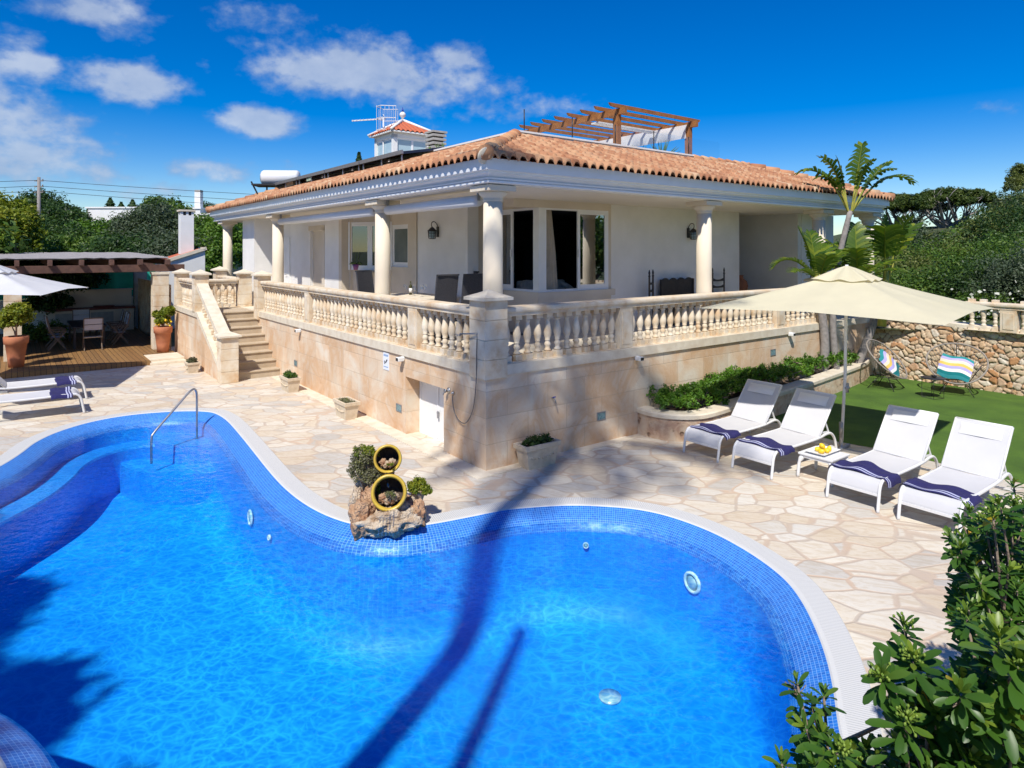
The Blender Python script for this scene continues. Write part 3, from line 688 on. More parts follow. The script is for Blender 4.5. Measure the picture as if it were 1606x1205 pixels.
for nm_,bx_ in [('window_surround',((5.1,2.32,FL),(5.22,2.66,4.58))),('window_surround',((2.36,6.5,FL),(2.6,6.95,4.58))),('window_surround',((1.62,8.95,FL),(1.7,9.25,4.58))),('window_surround',((1.4,9.05,FL),(1.62,9.25,4.58))),('window_surround',((1.385,10.3,FL),(1.4,10.5,4.2))),('window_surround',((1.385,10.3,4.1),(1.4,11.6,4.25))),('window_surround',((2.6,4.02,FL),(3.0,4.12,4.58))),('window_surround',((2.93,4.0,FL),(3.03,4.1,4.58))),('window_surround',((2.95,2.26,FL),(5.1,2.6,2.46))),('window_surround',((2.93,2.24,2.46),(5.28,2.6,2.6))),('window_surround',((2.95,2.6,FL),(3.3,4.0,2.46))),('window_surround',((2.93,2.6,2.46),(3.3,4.0,2.6))),('window_surround',((2.3,2.26,4.42),(5.1,2.6,4.58))),('window_surround',((3.0,2.3,4.43),(5.1,2.6,4.58))),('window_surround',((3.0,2.6,4.43),(3.25,4.0,4.58))),('window_surround',((2.4,6.95,FL),(2.65,7.95,2.95))),('window_surround',((2.37,6.95,2.95),(2.65,7.98,3.05))),('window_surround',((2.4,6.95,4.2),(2.65,7.95,4.58))),]: MB().box(*bx_).build(nm_,M['beige'],ho)
# diagonal piece
dg=Matrix.Translation((2.42,7.95,0))@Matrix.Rotation(math.atan2(1.1,-.8),4,'Z'); Ld=math.hypot(1.1,.8)
mb=MB().box((0,-.22,FL),(Ld,-.0,2.95),M=dg).box((0,-.24,4.3),(Ld,-.0,4.58),M=dg); mb.build('diagonal_wall',M['beige'],ho)
def window(M_,w,h,npan=1,open_=None,gl='glass',name='window',fw=.06,curtain=False):
    """local x along width, z up, outward -y"""
    mb=MB(); mb.box((0,-.04,0),(w,.05,fw*.8),M=M_); mb.box((0,-.04,h-fw*.8),(w,.05,h),M=M_); mb.box((0,-.04,fw*.8),(fw*.7,.05,h-fw*.8),M=M_); mb.box((w-fw*.7,-.04,fw*.8),(w,.05,h-fw*.8),M=M_)
    f=mb.build(name,M['frame'],ho); pw=(w-fw*1.4)/npan
    for k in range(npan):
        if open_ is not None and k in open_: continue
        x0=fw*.7+k*pw; x1=x0+pw; off=-.02-.0*k; z0=fw*.8; z1=h-fw*.8; m=MB()
        m.box((x0,off-.015,z0),(x1,off+.02,z0+.08),M=M_); m.box((x0,off-.015,z1-.07),(x1,off+.02,z1),M=M_); m.box((x0,off-.015,z0+.08),(x0+.075,off+.02,z1-.07),M=M_); m.box((x1-.075,off-.015,z0+.08),(x1,off+.02,z1-.07),M=M_)
        m.build('sash',M['frame'],f)
        MB().box((x0+.075,off-.002,z0+.08),(x1-.075,off+.006,z1-.07),M=M_).build('pane',M[gl],f)
    return f
TX=Matrix.Translation
def WL(b,a,z): return TX((b,a,z))@Matrix.Rotation(-PI/2,4,'Z') # for b-const walls; x runs toward -a ; outward -y -> -b
# corner window: right part in plane a=2.3
window(TX((3.16,2.33,2.6)),1.94,1.83,2,open_=[0])
f=window(WL(3.03,4.0,2.6),1.56,1.83,2,open_=[1])
MB().box((2.985,2.285,2.6),(3.16,2.46,4.45)).build('corner_mullion',M['white'],ho)
MB().box((4.13,2.27,3.35),(4.16,2.3,3.52)).box((2.96,3.24,3.35),(2.99,3.27,3.52)).build('window_handle',M['white'],ho)
mb=MB(); 
mb.grid([[(3.2+i*.026,2.5+.03*math.sin(i*1.9),2.6),(3.2+i*.022,2.5+.03*math.sin(i*1.9),3.5),(3.2+i*.016,2.5+.02*math.sin(i*1.9),4.42)] for i in range(22)]); mb.build('curtain',M['curtain'],ho)
window(TX((2.42,7.95,2.95))@Matrix.Rotation(math.atan2(1.1,-.8),4,'Z')@TX((Ld,0,0))@Matrix.Rotation(PI,4,'Z'),Ld,1.35,2,gl='sglass')
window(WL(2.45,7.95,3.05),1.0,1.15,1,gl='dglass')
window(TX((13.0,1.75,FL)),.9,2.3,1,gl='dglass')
MB().box((1.5,10.5,FL),(1.55,11.5,4.1)).build('side_door',M['beige'],ho)
dd=MB().box((1.36,13.3,FL),(1.4,14.3,3.95)).build('white_door',M['white'],ho); MB().tube([(1.33,13.5,2.7),(1.3,13.5,2.7),(1.3,13.6,2.7)],.012,6).build('handle',M['grey'],dd)
# dark room behind the corner window
MB().box((3.7,6.6,FL),(3.8,10.6,4.5)).box((2.65,6.6,FL),(3.7,6.7,4.5)).box((1.65,10.4,FL),(3.7,10.5,4.5)).box((2.66,6.7,4.44),(3.7,10.4,4.5)).build('dark_room_box',M['room'],ho)  # dark box added behind the diagonal panes so the glass looks dark
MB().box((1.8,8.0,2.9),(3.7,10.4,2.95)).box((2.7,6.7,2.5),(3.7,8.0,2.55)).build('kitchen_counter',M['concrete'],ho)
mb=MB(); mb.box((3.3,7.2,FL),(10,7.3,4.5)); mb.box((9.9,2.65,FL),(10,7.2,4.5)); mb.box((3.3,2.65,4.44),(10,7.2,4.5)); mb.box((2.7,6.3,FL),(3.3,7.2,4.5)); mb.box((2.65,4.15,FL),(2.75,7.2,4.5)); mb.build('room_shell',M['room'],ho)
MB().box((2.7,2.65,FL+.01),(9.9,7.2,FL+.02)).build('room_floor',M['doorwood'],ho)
for bb in (5.3,7.0):
    d=MB().box((bb,7.1,FL+.02),(bb+1.1,7.19,3.75)).build('interior_door',M['doorwood'],ho)
    m=MB()
    pts=[(bb+.55+.2*math.cos(q),7.09,3.3+.25*math.sin(q)) for q in [PI*i/10 for i in range(11)]]
    m.add([(bb+.35,7.09,2.2),(bb+.75,7.09,2.2)]+pts,[tuple(range(13))]); m.build('arched_light',M['dglass'],d)
    m=MB()
    for z in (2.5,2.85,3.2): m.box((bb+.34,7.06,z),(bb+.76,7.085,z+.03))
    m.box((bb+.53,7.06,2.2),(bb+.57,7.085,3.5)); m.build('glazing_bar',M['black'],d)
# recess edges & small camera-like downlight
mb=MB().box((10.53,2.6,4.25),(10.65,2.72,4.5)).build('porch_lamp',M['black'],ho)
# soffit, infill, cornice
MB().box((.27,.27,4.58),(14.3,18.3,4.62)).build('soffit',M['soffit'],ho)
prof=[(.30,4.585),(.17,4.60),(.155,4.61),(.155,4.64),(.185,4.65),(.16,4.66),(.155,4.685),(.2,4.695),(.18,4.72),(.14,4.75),(.12,4.755),(.11,4.76),(.11,4.79),(.05,4.80),(.05,4.985),(.6,5.0)]
mb=MB(); rows=[]
for c_,z in prof: rows.append([(14.3-c_,16,z),(14.55-c_,c_,z),(c_,c_,z),(c_,18.5-c_,z),(13,18.5-c_,z)])
mb.grid(rows,0,False); mb.f=[tuple(reversed(f)) for f in mb.f]; mb.build('cornice',M['frame'],ho)
# small dentils catching the light under the tiles
mb=MB()
mb.box((.3,.3,4.62),(14.2,18.2,4.97)); mb.build('eaves_core',M['white'],ho)
# tiled roof slopes
def slope(L,fn,h0=0,h1=0,vmax=3.04,name='tiled_slope',trim=(True,True)):
    ca,sa=math.cos(R(19.2)),math.sin(R(19.2)); nu=int(L/.2*8)+1; us=np.arange(nu)*.025
    ph=(us/.2)%1; pr=np.where(np.abs(ph-.5)<.32,.062*np.sqrt(np.clip(1-((ph-.5)/.32)**2,0,1)),-.028*np.sqrt(np.clip(1-(np.minimum(ph,1-ph)/.18)**2,0,1)))
    vr=[(0,-.016)]
    k=0
    while k*.38<vmax: vr.append((k*.38,.034)); vr.append((min((k+1)*.38,vmax)-.004,.0)); k+=1
    V=[];UV=[]
    rg=np.random.default_rng(int(L*10)); 
    ids=(us/.2).astype(int); jit=rg.normal(0,.006,(len(vr)//2+2,ids.max()+2))
    for r,(v,dz) in enumerate(vr):
        kk=min(int(v/.38+.02),jit.shape[0]-1); jz=jit[kk][ids]
        for i,u in enumerate(us):
            V.append(fn(u,v*ca-.07,5.0+v*sa+pr[i]+dz+jz[i])); UV.append((u+h0,v+h1))
    F=[];n=nu
    for r in range(len(vr)-1):
        hm=vr[r][0]*ca-.07; hm2=vr[r+1][0]*ca-.07
        hh=(hm+hm2)/2
        for i in range(n-1):
            u=us[i]+.0125
            if trim[0] and u<hh-.01: continue
            if trim[1] and u>L-hh+.01: continue
            F.append((r*n+i,r*n+i+1,(r+1)*n+i+1,(r+1)*n+i))
    mb=MB(); mb.v=V; mb.f=F; mb.sm=[True]*len(F); mb.mi=[0]*len(F)
    return mb,UV
mb,uv=slope(14.55,lambda u,h,z:(u,h,z)); mb.build('tiled_slope',M['tiles'],ho,uvs=uv)
mb,uv=slope(18.5,lambda u,h,z:(h,u,z),h0=40,h1=7.6); mb.f=[tuple(reversed(f)) for f in mb.f]; mb.build('tiled_slope',M['tiles'],ho,uvs=uv)
mb,uv=slope(18.5,lambda u,h,z:(14.55-h,u,z),h0=80,h1=15.2); mb.build('tiled_slope',M['tiles'],ho,uvs=uv)
mb,uv=slope(14.55,lambda u,h,z:(u,18.5-h,z),h0=120,h1=15.2); mb.f=[tuple(reversed(f)) for f in mb.f]; mb.build('tiled_slope',M['tiles'],ho,uvs=uv)
# sub-roof so that no gaps show
mb=MB(); e=.05; mb.add([(e,e,4.99),(14.5,e,4.99),(14.5,18.45,4.99),(e,18.45,4.99),(2.8,2.8,5.93),(11.7,2.8,5.93),(11.7,15.7,5.93),(2.8,15.7,5.93)],[(0,1,5,4),(1,2,6,5),(2,3,7,6),(3,0,4,7),(3,2,1,0)]); mb.build('sub_roof',M['redtile'],ho)
def caps(p,q,n,r=.115,name='ridge_tiles'):
    p=Vector(p);q=Vector(q); mb=MB(); uvs=[]
    for i in range(n):
        a=p.lerp(q,i/n); b=p.lerp(q,min(1,(i+1.12)/n)); k0=len(mb.v); mb.tube([a+Vector((0,0,.03)),b+Vector((0,0,.0))],[r*1.12,r*.92],14); uvs+=[(i*.37+.1,.2+r*3+i*.9)]*(len(mb.v)-k0)
    return mb.build(name,M['tiles'],ho,uvs=uvs)
caps((-.02,-.02,5.02),(2.8,2.8,6.02),10); caps((14.57,-.02,5.02),(11.7,2.8,6.02),10); caps((-.02,18.52,5.02),(2.8,15.7,6.02),10)
caps((9.0,2.85,6.02),(11.7,2.85,6.02),7,.1); caps((11.7,2.85,6.02),(11.7,14,6.02),28,.1)
MB().lathe([(.14,0),(.15,.02),(.13,.05),(0,.1)],14,(0,0,0),M=TX((.02,.02,5.0))@Matrix.Rotation(R(-60),4,'X')).build('hip_end',M['cap'],ho)
# roof terrace parapet and floor
mb=MB(); mb.box((2.86,2.86,5.2),(9.0,3.0,6.1)); mb.box((2.86,3.0,5.2),(3.0,15.3,6.1)); mb.box((2.82,2.82,6.1),(9.02,3.04,6.14)); mb.box((2.82,3.04,6.1),(3.04,15.3,6.14)); mb.box((2.2,15.4,5.5),(2.9,17.2,6.0)); mb.build('parapet',M['white'],ho)
MB().box((3.0,3.0,5.2),(11.6,15.6,5.42)).box((9.0,2.9,5.3),(11.65,15.6,5.9)).build('roof_deck',M['beige'],ho)
# awning cassettes between columns
def awn(a0,a1,lab):
    t=thing('awning_cassette',lab,'awning',M=HM,group='rolled awnings under the left eaves')
    MB().tube([(.45,a0,4.36),(.45,a1,4.36)],.1,16,sm=True).build('roll',M['wmetal'],t)
    for q in (a0,a1): MB().box((.42,q-.015,4.36),(.48,q+.015,4.58)).build('bracket',M['grey'],t)
awn(.86,4.3,'white rolled awning between the corner column and the next column on the left')
awn(4.95,11.35,'longer white rolled awning between the two middle left columns')
# wall lanterns
def lantern(M_,lab):
    t=thing('wall_lantern',lab,'lantern',M=M_,group='black wall lanterns')
    mb=MB(); mb.box((-.02,-.05,-.12),(0,.05,.14),bev=.005); mb.tube(catmull([(-.01,0,.0),(-.02,0,.16),(-.09,0,.25),(-.17,0,.24),(-.19,0,.16),(-.16,0,.12)],5,False),.011,6); mb.build('bracket',M['black'],t)
    mb=MB(); mb.lathe([(.03,.12),(.05,.1),(.12,.03),(.11,.02)],8,(-.17,0,0)); mb.lathe([(.07,-.17),(.07,-.155)],8,(-.17,0,0))
    for k in range(8):
        an=2*PI*k/8; mb.tube([(-.17+.1*math.cos(an),.1*math.sin(an),.03),(-.17+.085*math.cos(an),.085*math.sin(an),-.16)],.007,5)
    for z in (-.03,-.1): mb.tube([(-.17+.097*math.cos(2*PI*k/12),.097*math.sin(2*PI*k/12),z) for k in range(12)],.006,5,closed=True)
    mb.build('cage',M['black'],t); MB().lathe([(.06,-.15),(.08,.02)],10,(-.17,0,0)).build('glass',M['frosted'],t)
lantern(HT(2.4,5.47,3.95),'black wall lantern above the terrace dining table'); lantern(HT(8.19,2.4,3.95,PI/2),'black wall lantern on the right wall above the black bench')
# ---- roof things
lt=thing('roof_lantern','small glazed roof turret with its own tiled cap and blue finial','turret',M=HT(5.75,13.65,0))
mb=MB(); mb.box((-.78,-.78,5.4),(.78,.78,6.68))
for x in (-.78,.62):
    for y in (-.78,.62): mb.box((x,y,6.68),(x+.16,y+.16,7.72))
mb.box((-.78,-.78,7.6),(.78,.78,7.82)); mb.build('body',M['white'],lt)
for k in range(4):
    Q=Matrix.Rotation(k*PI/2,4,'Z'); m=MB()
    m.box((-.62,-.74,6.68),(.62,-.70,6.76),M=Q); m.box((-.62,-.74,7.54),(.62,-.70,7.6),M=Q)
    if k%2==0: m.box((-.03,-.74,6.76),(.05,-.7,7.54),M=Q)
    f=m.build('window_frame',M['frame'],lt); MB().box((-.62,-.72,6.76),(.62,-.715,7.54),M=Q).build('pane',M['frosted'],f)
mb=MB(); 
for k in range(4):
    Q=Matrix.Rotation(k*PI/2,4,'Z')
    rows=[]
    for i in range(81):
        x=-.95+1.9*i/80; ph=(x/.19)%1; pz=.035*math.sqrt(max(0,1-((ph-.5)/.35)**2)) if abs(ph-.5)<.35 else -.01
        ym=abs(x); rows.append([Q@Vector((x,-.95+(.95-ym)*j/3*1.0,7.84+ (.95-ym)*j/3*.58+pz*(1 if j<3 else .3))) for j in range(4)])
    mb.grid(rows,0,True)
mb.build('tiled_cap',M['redtile'],lt,uvs=None)
mb=MB()
for k in range(4):
    an=PI/4+k*PI/2; mb.tube([(1.36*math.cos(an),1.36*math.sin(an),7.86),(0,0,8.42)],.05,8)
    Q=Matrix.Rotation(k*PI/2,4,'Z'); mb.box((-.93,-.93,7.78),(.93,-.86,7.83),M=Q)
mb.build('hip_ribs',M['white'],lt)
fn=MB().lathe([(.05,8.42),(.04,8.5),(.1,8.56),(.12,8.62),(.1,8.68),(.04,8.73)],14); fn=fn.build('finial',M['white'],lt); MB().lathe([(.05,8.73),(.03,8.8),(.0,8.92)],10).build('finial_tip',M['blue_glaze'],fn)
t=thing('tv_antenna','tall television antenna on a thin mast left of the roof turret','antenna',M=HT(5.0,13.75,0))
MB().tube([(0,0,5.4),(0,0,8.55)],.025,8).build('mast',M['wmetal'],t)
AZ=Matrix.Rotation(-AL+R(4),4,'Z')
def az(x,y,z): return AZ@Vector((x,y,z))
mb=MB(); mb.bar(az(-1.15,0,8.3),az(.1,0,8.4),.05,.04); 
for k in range(9): x=-1.1+k*.13; mb.bar(az(x,-.12,8.31+k*.011),az(x,.12,8.31+k*.011),.015,.015)
mb.build('boom',M['wmetal'],t)
mb=MB()
for z in (7.95,8.38,8.82):
    mb.bar(az(-.25,0,z+.03),az(-.05,-.35,z),.025,.025); mb.bar(az(-.05,-.35,z),az(.5,-.3,z),.025,.025); mb.bar(az(-.25,0,z+.03),az(-.05,.35,z),.02,.02); mb.bar(az(-.05,.35,z),az(.5,.3,z),.02,.02)
for x in (-.2,-.05,.1,.25,.4,.5): mb.bar(az(x,-.33,7.95),az(x,-.33,8.82),.012,.012); mb.bar(az(x,.33,7.95),az(x,.33,8.82),.012,.012)
mb.build('reflector',M['wmetal'],t)
t=thing('roof_chimney','square chimney with stacked concrete louvres right of the turret','chimney',M=HT(5.0,9.95,0))
MB().box((-.23,-.23,5.4),(.23,.23,6.62)).build('shaft',M['white'],t)
mb=MB()
for k in range(5): mb.box((-.25,-.25,6.66+k*.13),(.25,.25,6.74+k*.13),bev=.01)
mb.box((-.27,-.27,7.3),(.27,.27,7.36)); mb.box((-.26,-.26,6.58),(.26,.26,6.64)); mb.build('louvre_cap',M['concrete'],t); MB().box((-.17,-.17,6.6),(.17,.17,7.3)).build('flue',M['black'],t)
# cacti in front of the chimney
def cactus(M_,lab,hs):
    t=thing('potted_cactus',lab,'cactus',M=M_,group='cacti on the roof terrace'); MB().lathe([(.1,0),(.14,.22),(.15,.25),(.12,.25),(0,.22)],12).build('pot',M['terra'],t)
    mb=MB(); rr=random.Random(3)
    for h in hs:
        x=rr.uniform(-.12,.12);y=rr.uniform(-.1,.1); mb.tube([(x*.3,y*.3,.2),(x,y,.2+h*.4),(x*1.4,y,.2+h)],[.03,.06,.035],8)
    mb.build('stems',M['lf_c'],t)
tt=NT('cactus_skin'); M['lf_c']=tt.fin((.08,.14,.03),.7)
cactus(HT(4.5,10.4,6.0-.1),'branching green cactus left of the roof chimney',(.5,.42,.3)); cactus(HT(3.9,8.3,5.95),'slim yellow-green cactus right of the roof chimney',(.4,.3))
cactus(HT(5.4,3.6,5.4),'cactus behind the parapet near the right roof pergola post',(.9,.75,.6)) if False else None
def agave(M_,lab,s=.4,n=18,mat='lf_mid',seed=1):
    t=thing('spiky_plant',lab,'plant',M=M_,group='spiky plants on the roof terrace'); MB().lathe([(.1,0),(.15,.24),(.12,.24),(0,.2)],12).build('pot',M['terra'],t); rr=random.Random(seed); mb=MB()
    for k in range(n):
        an=rr.uniform(0,6.28); el=rr.uniform(.4,1.4); d=Vector((math.cos(an)*math.cos(el),math.sin(an)*math.cos(el),math.sin(el))); p=Vector((0,0,.2)); mb.tube([p,p+d*s*.5,p+d*s],[.02,.025,.003],5)
    mb.build('leaves',M['lf_c'],t)
agave(HT(3.6,7.2,5.95),'spiky green rosette plant on the left parapet right of the chimney',.38)
agave(HT(8.2,3.3,5.75),'tall spiky plant behind the parapet beside the right pergola post',.6,seed=4)
agave(HT(7.6,3.6,5.7),'pale tufted plant on the roof terrace left of the right pergola post',.5,seed=6)
MB_=MB(); MB_.box((7.0,3.4,5.4),(8.1,4.4,6.2),bev=.1); o=MB_.build('roof_housing',M['white'],M=HM); tag(o,'low white rounded housing behind the parapet below the pergola sail','roof housing')
# solar collectors
for i in range(4):
    a0=6.4+i*2.6; t=thing('solar_collector','flat solar collector, number from the right along the left roof edge',"solar panel",M=HT(1.9,a0,0),group='solar collectors on the left roof slope')
    t['label']=['nearest flat solar collector beside the parapet on the left roof slope','second flat solar collector from the turret side on the left roof slope','third flat solar collector toward the water tank on the left roof slope','farthest flat solar collector next to the cylindrical water tank'][i]
    mb=MB(); mb.bar((0,1.25,5.98),(1.2,1.25,6.2),2.5,.07,up=(0,0,1)); mb.build('panel',M['solar'],t)
    mb=MB(); mb.bar((-.02,1.25,6.0),(.03,1.25,6.01),2.52,.1); mb.bar((1.17,1.25,6.2),(1.22,1.25,6.21),2.52,.1); mb.build('rim',M['grey'],t)
    mb=MB()
    for y in (.1,1.25,2.4): mb.bar((0.05,y,5.6),(.05,y,5.98),.03,.03); mb.bar((1.1,y,5.8),(1.1,y,6.18),.03,.03)
    mb.build('support',M['grey'],t)
t=thing('water_tank','white cylindrical solar water tank on a dark frame at the far left roof end','water tank',M=HT(2.2,16.8,0)); D1=AZ
mb=MB(); mb.tube([az(-.68,0,6.28),az(-.6,0,6.28),az(.62,0,6.28),az(.7,0,6.28)],[.25,.29,.29,.25],24); mb.build('cylinder',M['wmetal'],t)
mb=MB(); mb.tube([az(-.71,0,6.28),az(-.68,0,6.28)],[.2,.25],20); mb.build('end_cap',M['grey'],t)
mb=MB(); mb.bar(az(-.95,0,5.98),az(.8,0,5.98),.9,.06); mb.bar(az(-1.0,-.3,6.1),az(-.75,-.3,5.6),.05,.05); mb.bar(az(.6,-.3,6.0),az(.6,-.3,5.5),.05,.05); mb.bar(az(-.6,.3,6.0),az(-.6,.3,5.5),.05,.05); mb.build('frame',M['black'],t)
# roof pergola: posts along b at a=3.4, rear line further in a
pg=thing('roof_pergola','open pine pergola with eight rafters standing on the roof terrace','pergola',M=HM)
PB0,PB1,PA0,PA1=6.35,9.25,3.2,6.65
for (b,a) in ((PB0,PA0),(PB1,PA0),(PB0,PA1),(PB1,PA1)):
    MB().box((b-.075,a-.075,5.4),(b+.075,a+.075,7.12),bev=.008).build('post',M['wood'],pg)
for b in (PB0,PB1): MB().box((b-.045,PA0-.3,6.96),(b+.045,PA1+.35,7.12),bev=.006).build('beam',M['wood'],pg)
for k in range(8):
    a=PA0-.12+k*(PA1-PA0+.2)/7; mb=MB(); mb.prism([(PB0-.42,7.21),(PB0-.36,7.14),(PB0-.2,7.12),(PB1+.2,7.12),(PB1+.3,7.14),(PB1+.34,7.21)],-.028,.028,M=Matrix(((1,0,0,0),(0,0,-1,a),(0,1,0,0),(0,0,0,1)))); mb.build('rafter',M['wood'],pg)
rows=[]
for i in range(30):
    a=PA0+.0+(PA1-PA0)*i/29; sg=math.sin(i/29*PI*7)*.03
    rows.append([(PB1-.08,a,7.05-.0),(PB1-.14+sg,a,6.85),(PB1-.1-sg,a,6.66-.0)])
o=MB().grid(rows).build('shade_sail',M['sail'],M=HM); tag(o,'white fabric hanging along the right beam of the roof pergola','shade sail')
o=MB().bar((PB0+.3,PA0+1.1,6.97),(PB1-.2,PA0+1.1,6.97),.3,.04).build('folded_sail',M['sail'],M=HM); tag(o,'narrow white folded fabric strip lying under the pergola rafters','shade sail')
# glass railing on the parapet
for i in range(5):
    b=3.1+i*1.45; t=thing('glass_panel',['first glass railing panel from the roof corner','second glass railing panel from the roof corner','middle glass railing panel left of the pergola front post','fourth glass railing panel, behind the pergola front post','last glass railing panel beside the right pergola post'][i],'railing',M=HT(b,2.93,6.14),group='glass railing panels on the roof parapet')
    MB().box((.03,-.005,.03),(1.42,.005,.48)).build('pane',M['cglass'],t); MB().tube([(0,0,0),(0,0,.5)],.014,6).build('post',M['black'],t)
bpy.data.objects.remove(MB().build('x',M['white'])) if False else None
# ================================================================== GARDEN
H0=3.5
def at(px,py,Y): return Vector(((px-803)/1025*Y,Y,H0-(py-393)/1025*Y))
# rubble wall
def rubble_wall(name,label,path,ztop,zbot=-.05,cell=(.155,.115),amp=.05,res=.022,seed=1,thick=.4,coping=True):
    P=[Vector(p) for p in catmull([Vector(p) for p in path],14,False)]
    S_=[0]
    for i in range(1,len(P)): S_.append(S_[-1]+(P[i]-P[i-1]).length)
    L=S_[-1]; nu=int(L/res); zt=max(ztop); nv=int((zt-zbot)/res)
    rg=np.random.default_rng(seed); gx,gy=np.meshgrid(np.arange(-.2,L+.2,cell[0]),np.arange(zbot-.2,zt+.2,cell[1]),indexing='ij')
    gx=gx+cell[0]*rg.uniform(-.45,.45,gx.shape)+ (np.arange(gx.shape[1])%2)*cell[0]*.5; gy=gy+cell[1]*rg.uniform(-.4,.4,gy.shape)
    keep=rg.random(gx.size)>.22
    sd=np.stack([gx.ravel(),gy.ravel()],1)[keep]; rc=rg.random(len(sd))
    us=np.linspace(0,L,nu); vs=np.linspace(0,1,nv)
    V=[];gap=[];rn=[]
    px=np.interp(us,S_,[p.x for p in P]); py=np.interp(us,S_,[p.y for p in P]); tz=np.interp(us,np.linspace(0,L,len(ztop)),ztop)
    tx=np.gradient(px);ty=np.gradient(py);l=np.hypot(tx,ty); nx=ty/l; ny=-tx/l
    for i in range(nu):
        zz=zbot+(tz[i]-zbot)*vs
        q=np.stack([np.full(nv,us[i])+.03*np.sin(zz*9+us[i]*5),zz+.02*np.sin(us[i]*11)],1)
        near=sd[np.abs(sd[:,0]-us[i])<.7]; nr=rc[np.abs(sd[:,0]-us[i])<.7]
        d=np.hypot((q[:,None,0]-near[None,:,0])*.85,(q[:,None,1]-near[None,:,1])*1.1); o=np.argsort(d,1)[:,:2]; ar=np.arange(nv); f1=d[ar,o[:,0]];f2=d[ar,o[:,1]]; e=f2-f1
        k=np.clip(e/.028,0,1); k=k*k*(3-2*k); h=amp*(k*(.7+.6*nr[o[:,0]]) - .1)+ .02*np.clip(.1-f1,0,.1)*8*.1
        gap.append(1-np.clip(e/.016,0,1)); rn.append(nr[o[:,0]])
        for j in range(nv): V.append((px[i]+nx[i]*h[j],py[i]+ny[i]*h[j],zz[j]))
    t=thing(name,label,'stone wall',(0,0,0)); mb=MB()
    fs=[(i*nv+j,(i+1)*nv+j,(i+1)*nv+j+1,i*nv+j+1) for i in range(nu-1) for j in range(nv-1)]
    mb.add(V,fs,True)
    # back
    o=mb.build('stones',M['rubble'],t)
    a=o.data.attributes.new('rnd','FLOAT','POINT'); a.data.foreach_set('value',np.concatenate(rn).astype(np.float32))
    a=o.data.attributes.new('gap','FLOAT','POINT'); a.data.foreach_set('value',np.concatenate(gap).astype(np.float32))
    if coping:
        rows=[]
        for off,dz in ((.06,-.03),(.06,.06),(.04,.075),(-thick,.075),(-thick,-.6)):
            rows.append([(px[i]+nx[i]*off,py[i]+ny[i]*off,tz[i]+dz) for i in range(0,nu,6)])
        mb=MB().grid(rows,0,False); mb.build('coping',M['cap'],t)
    return t
rw=rubble_wall('rubble_wall','curved rubble stone retaining wall with pale coping behind the lawn',[(15.2,11.4),(13.6,13.9),(12.29,15.69),(11.75,16.45),(11.0,17.42),(10.25,18.4),(9.3,19.4),(8.3,20.3)][::-1],[1.62,1.6,1.6,1.55,1.5,1.45,1.38,1.3])
# make faces look toward the lawn
I=Matrix.Identity(4)
t=balustrade('white stone balustrade on top of the rubble wall at the right edge',(11.55,16.65),(15.0,11.75),z0=1.5,posts=(.95,3.2),h=.56,M_=I,group=None)
# planter wall along the hedge
pp=[(2.27,12.87),(2.36,12.5),(2.66,12.1),(3.03,11.93),(3.5,11.98),(4.05,12.4),(4.6,12.95),(5.5,13.7),(6.35,14.44),(8.0,16.02),(9.3,17.3),(10.0,18.2)]
PP=catmull([Vector(p) for p in pp],8,False); n=len(PP); NN=[]
for i in range(n): d=(PP[min(i+1,n-1)]-PP[max(i-1,0)]).normalized(); NN.append(Vector((d.y,-d.x)))
def prow(off,z): return [(PP[i].x+NN[i].x*off,PP[i].y+NN[i].y*off,z) for i in range(n)]
pl=thing('raised_planter','low curved stone planter wall in front of the hedge','planter')
mb=MB().grid([prow(-.03,-.05),prow(-.03,.2),prow(-.03,.42)],0,True); mb.grid([prow(-.3,.42),prow(-.3,.0)],0,True); mb.build('wall',M['pitted'],pl)
mb=MB().grid([prow(0,.41),prow(.0,.475),prow(-.02,.5),prow(-.31,.5),prow(-.33,.475),prow(-.33,.41),prow(0,.41)],0,False); mb.build('coping',M['cap'],pl)
hedp=[(p[0],p[1]) for p in prow(-.3,0)]+[tuple(HW(12.5,.3)[:2]),tuple(HW(3.6,.02)[:2])]
o=holed('planter_soil',hedp,None,.36,M['soil'],kind=None); o.parent=pl; o.name='soil'
# hedge : small-leaved creeping shrubs
rg=np.random.default_rng(5)
def inpoly(x,y,poly):
    c=False;j=len(poly)-1
    for i in range(len(poly)):
        if (poly[i][1]>y)!=(poly[j][1]>y) and x<(poly[j][0]-poly[i][0])*(y-poly[i][1])/(poly[j][1]-poly[i][1])+poly[i][0]: c=not c
        j=i
    return c
bl=[]
for k in range(900):
    b=rg.uniform(3.5,12.2);a=rg.uniform(-1.1,0); w=HW(b,a)
    if inpoly(w.x,w.y,hedp) and all(math.hypot(w.x-q[0],w.y-q[1])>.22 for q in bl):
        top=.58+.16*min(1,(a+1.1)/.6)+rg.uniform(-.06,.1)+(.06 if b>6 else 0); bl.append((w.x,w.y,top-.1,.24,.24,.2))
for nm,lo,hi,lab in (('hedge',-1,5.9,'low green hedge filling the near rounded end of the planter'),('hedge',5.9,8.6,'low green hedge in the middle of the planter, partly shaded by the parasol'),('hedge',8.6,20,'low green hedge at the far end of the planter by the palm trunks')):
    sub=[q for q in bl if lo<= (Vector((q[0],q[1],0))-C0).dot(Vector((math.cos(AL),math.sin(AL),0))) <hi]
    bush(nm,lab,'hedge',sub,M['lf_hedge'],nsub=16,nleaf=34,size=.03,seed=int(hi*3),sub=.42,group='low hedge plants in the planter',limbs=1,up=.6)
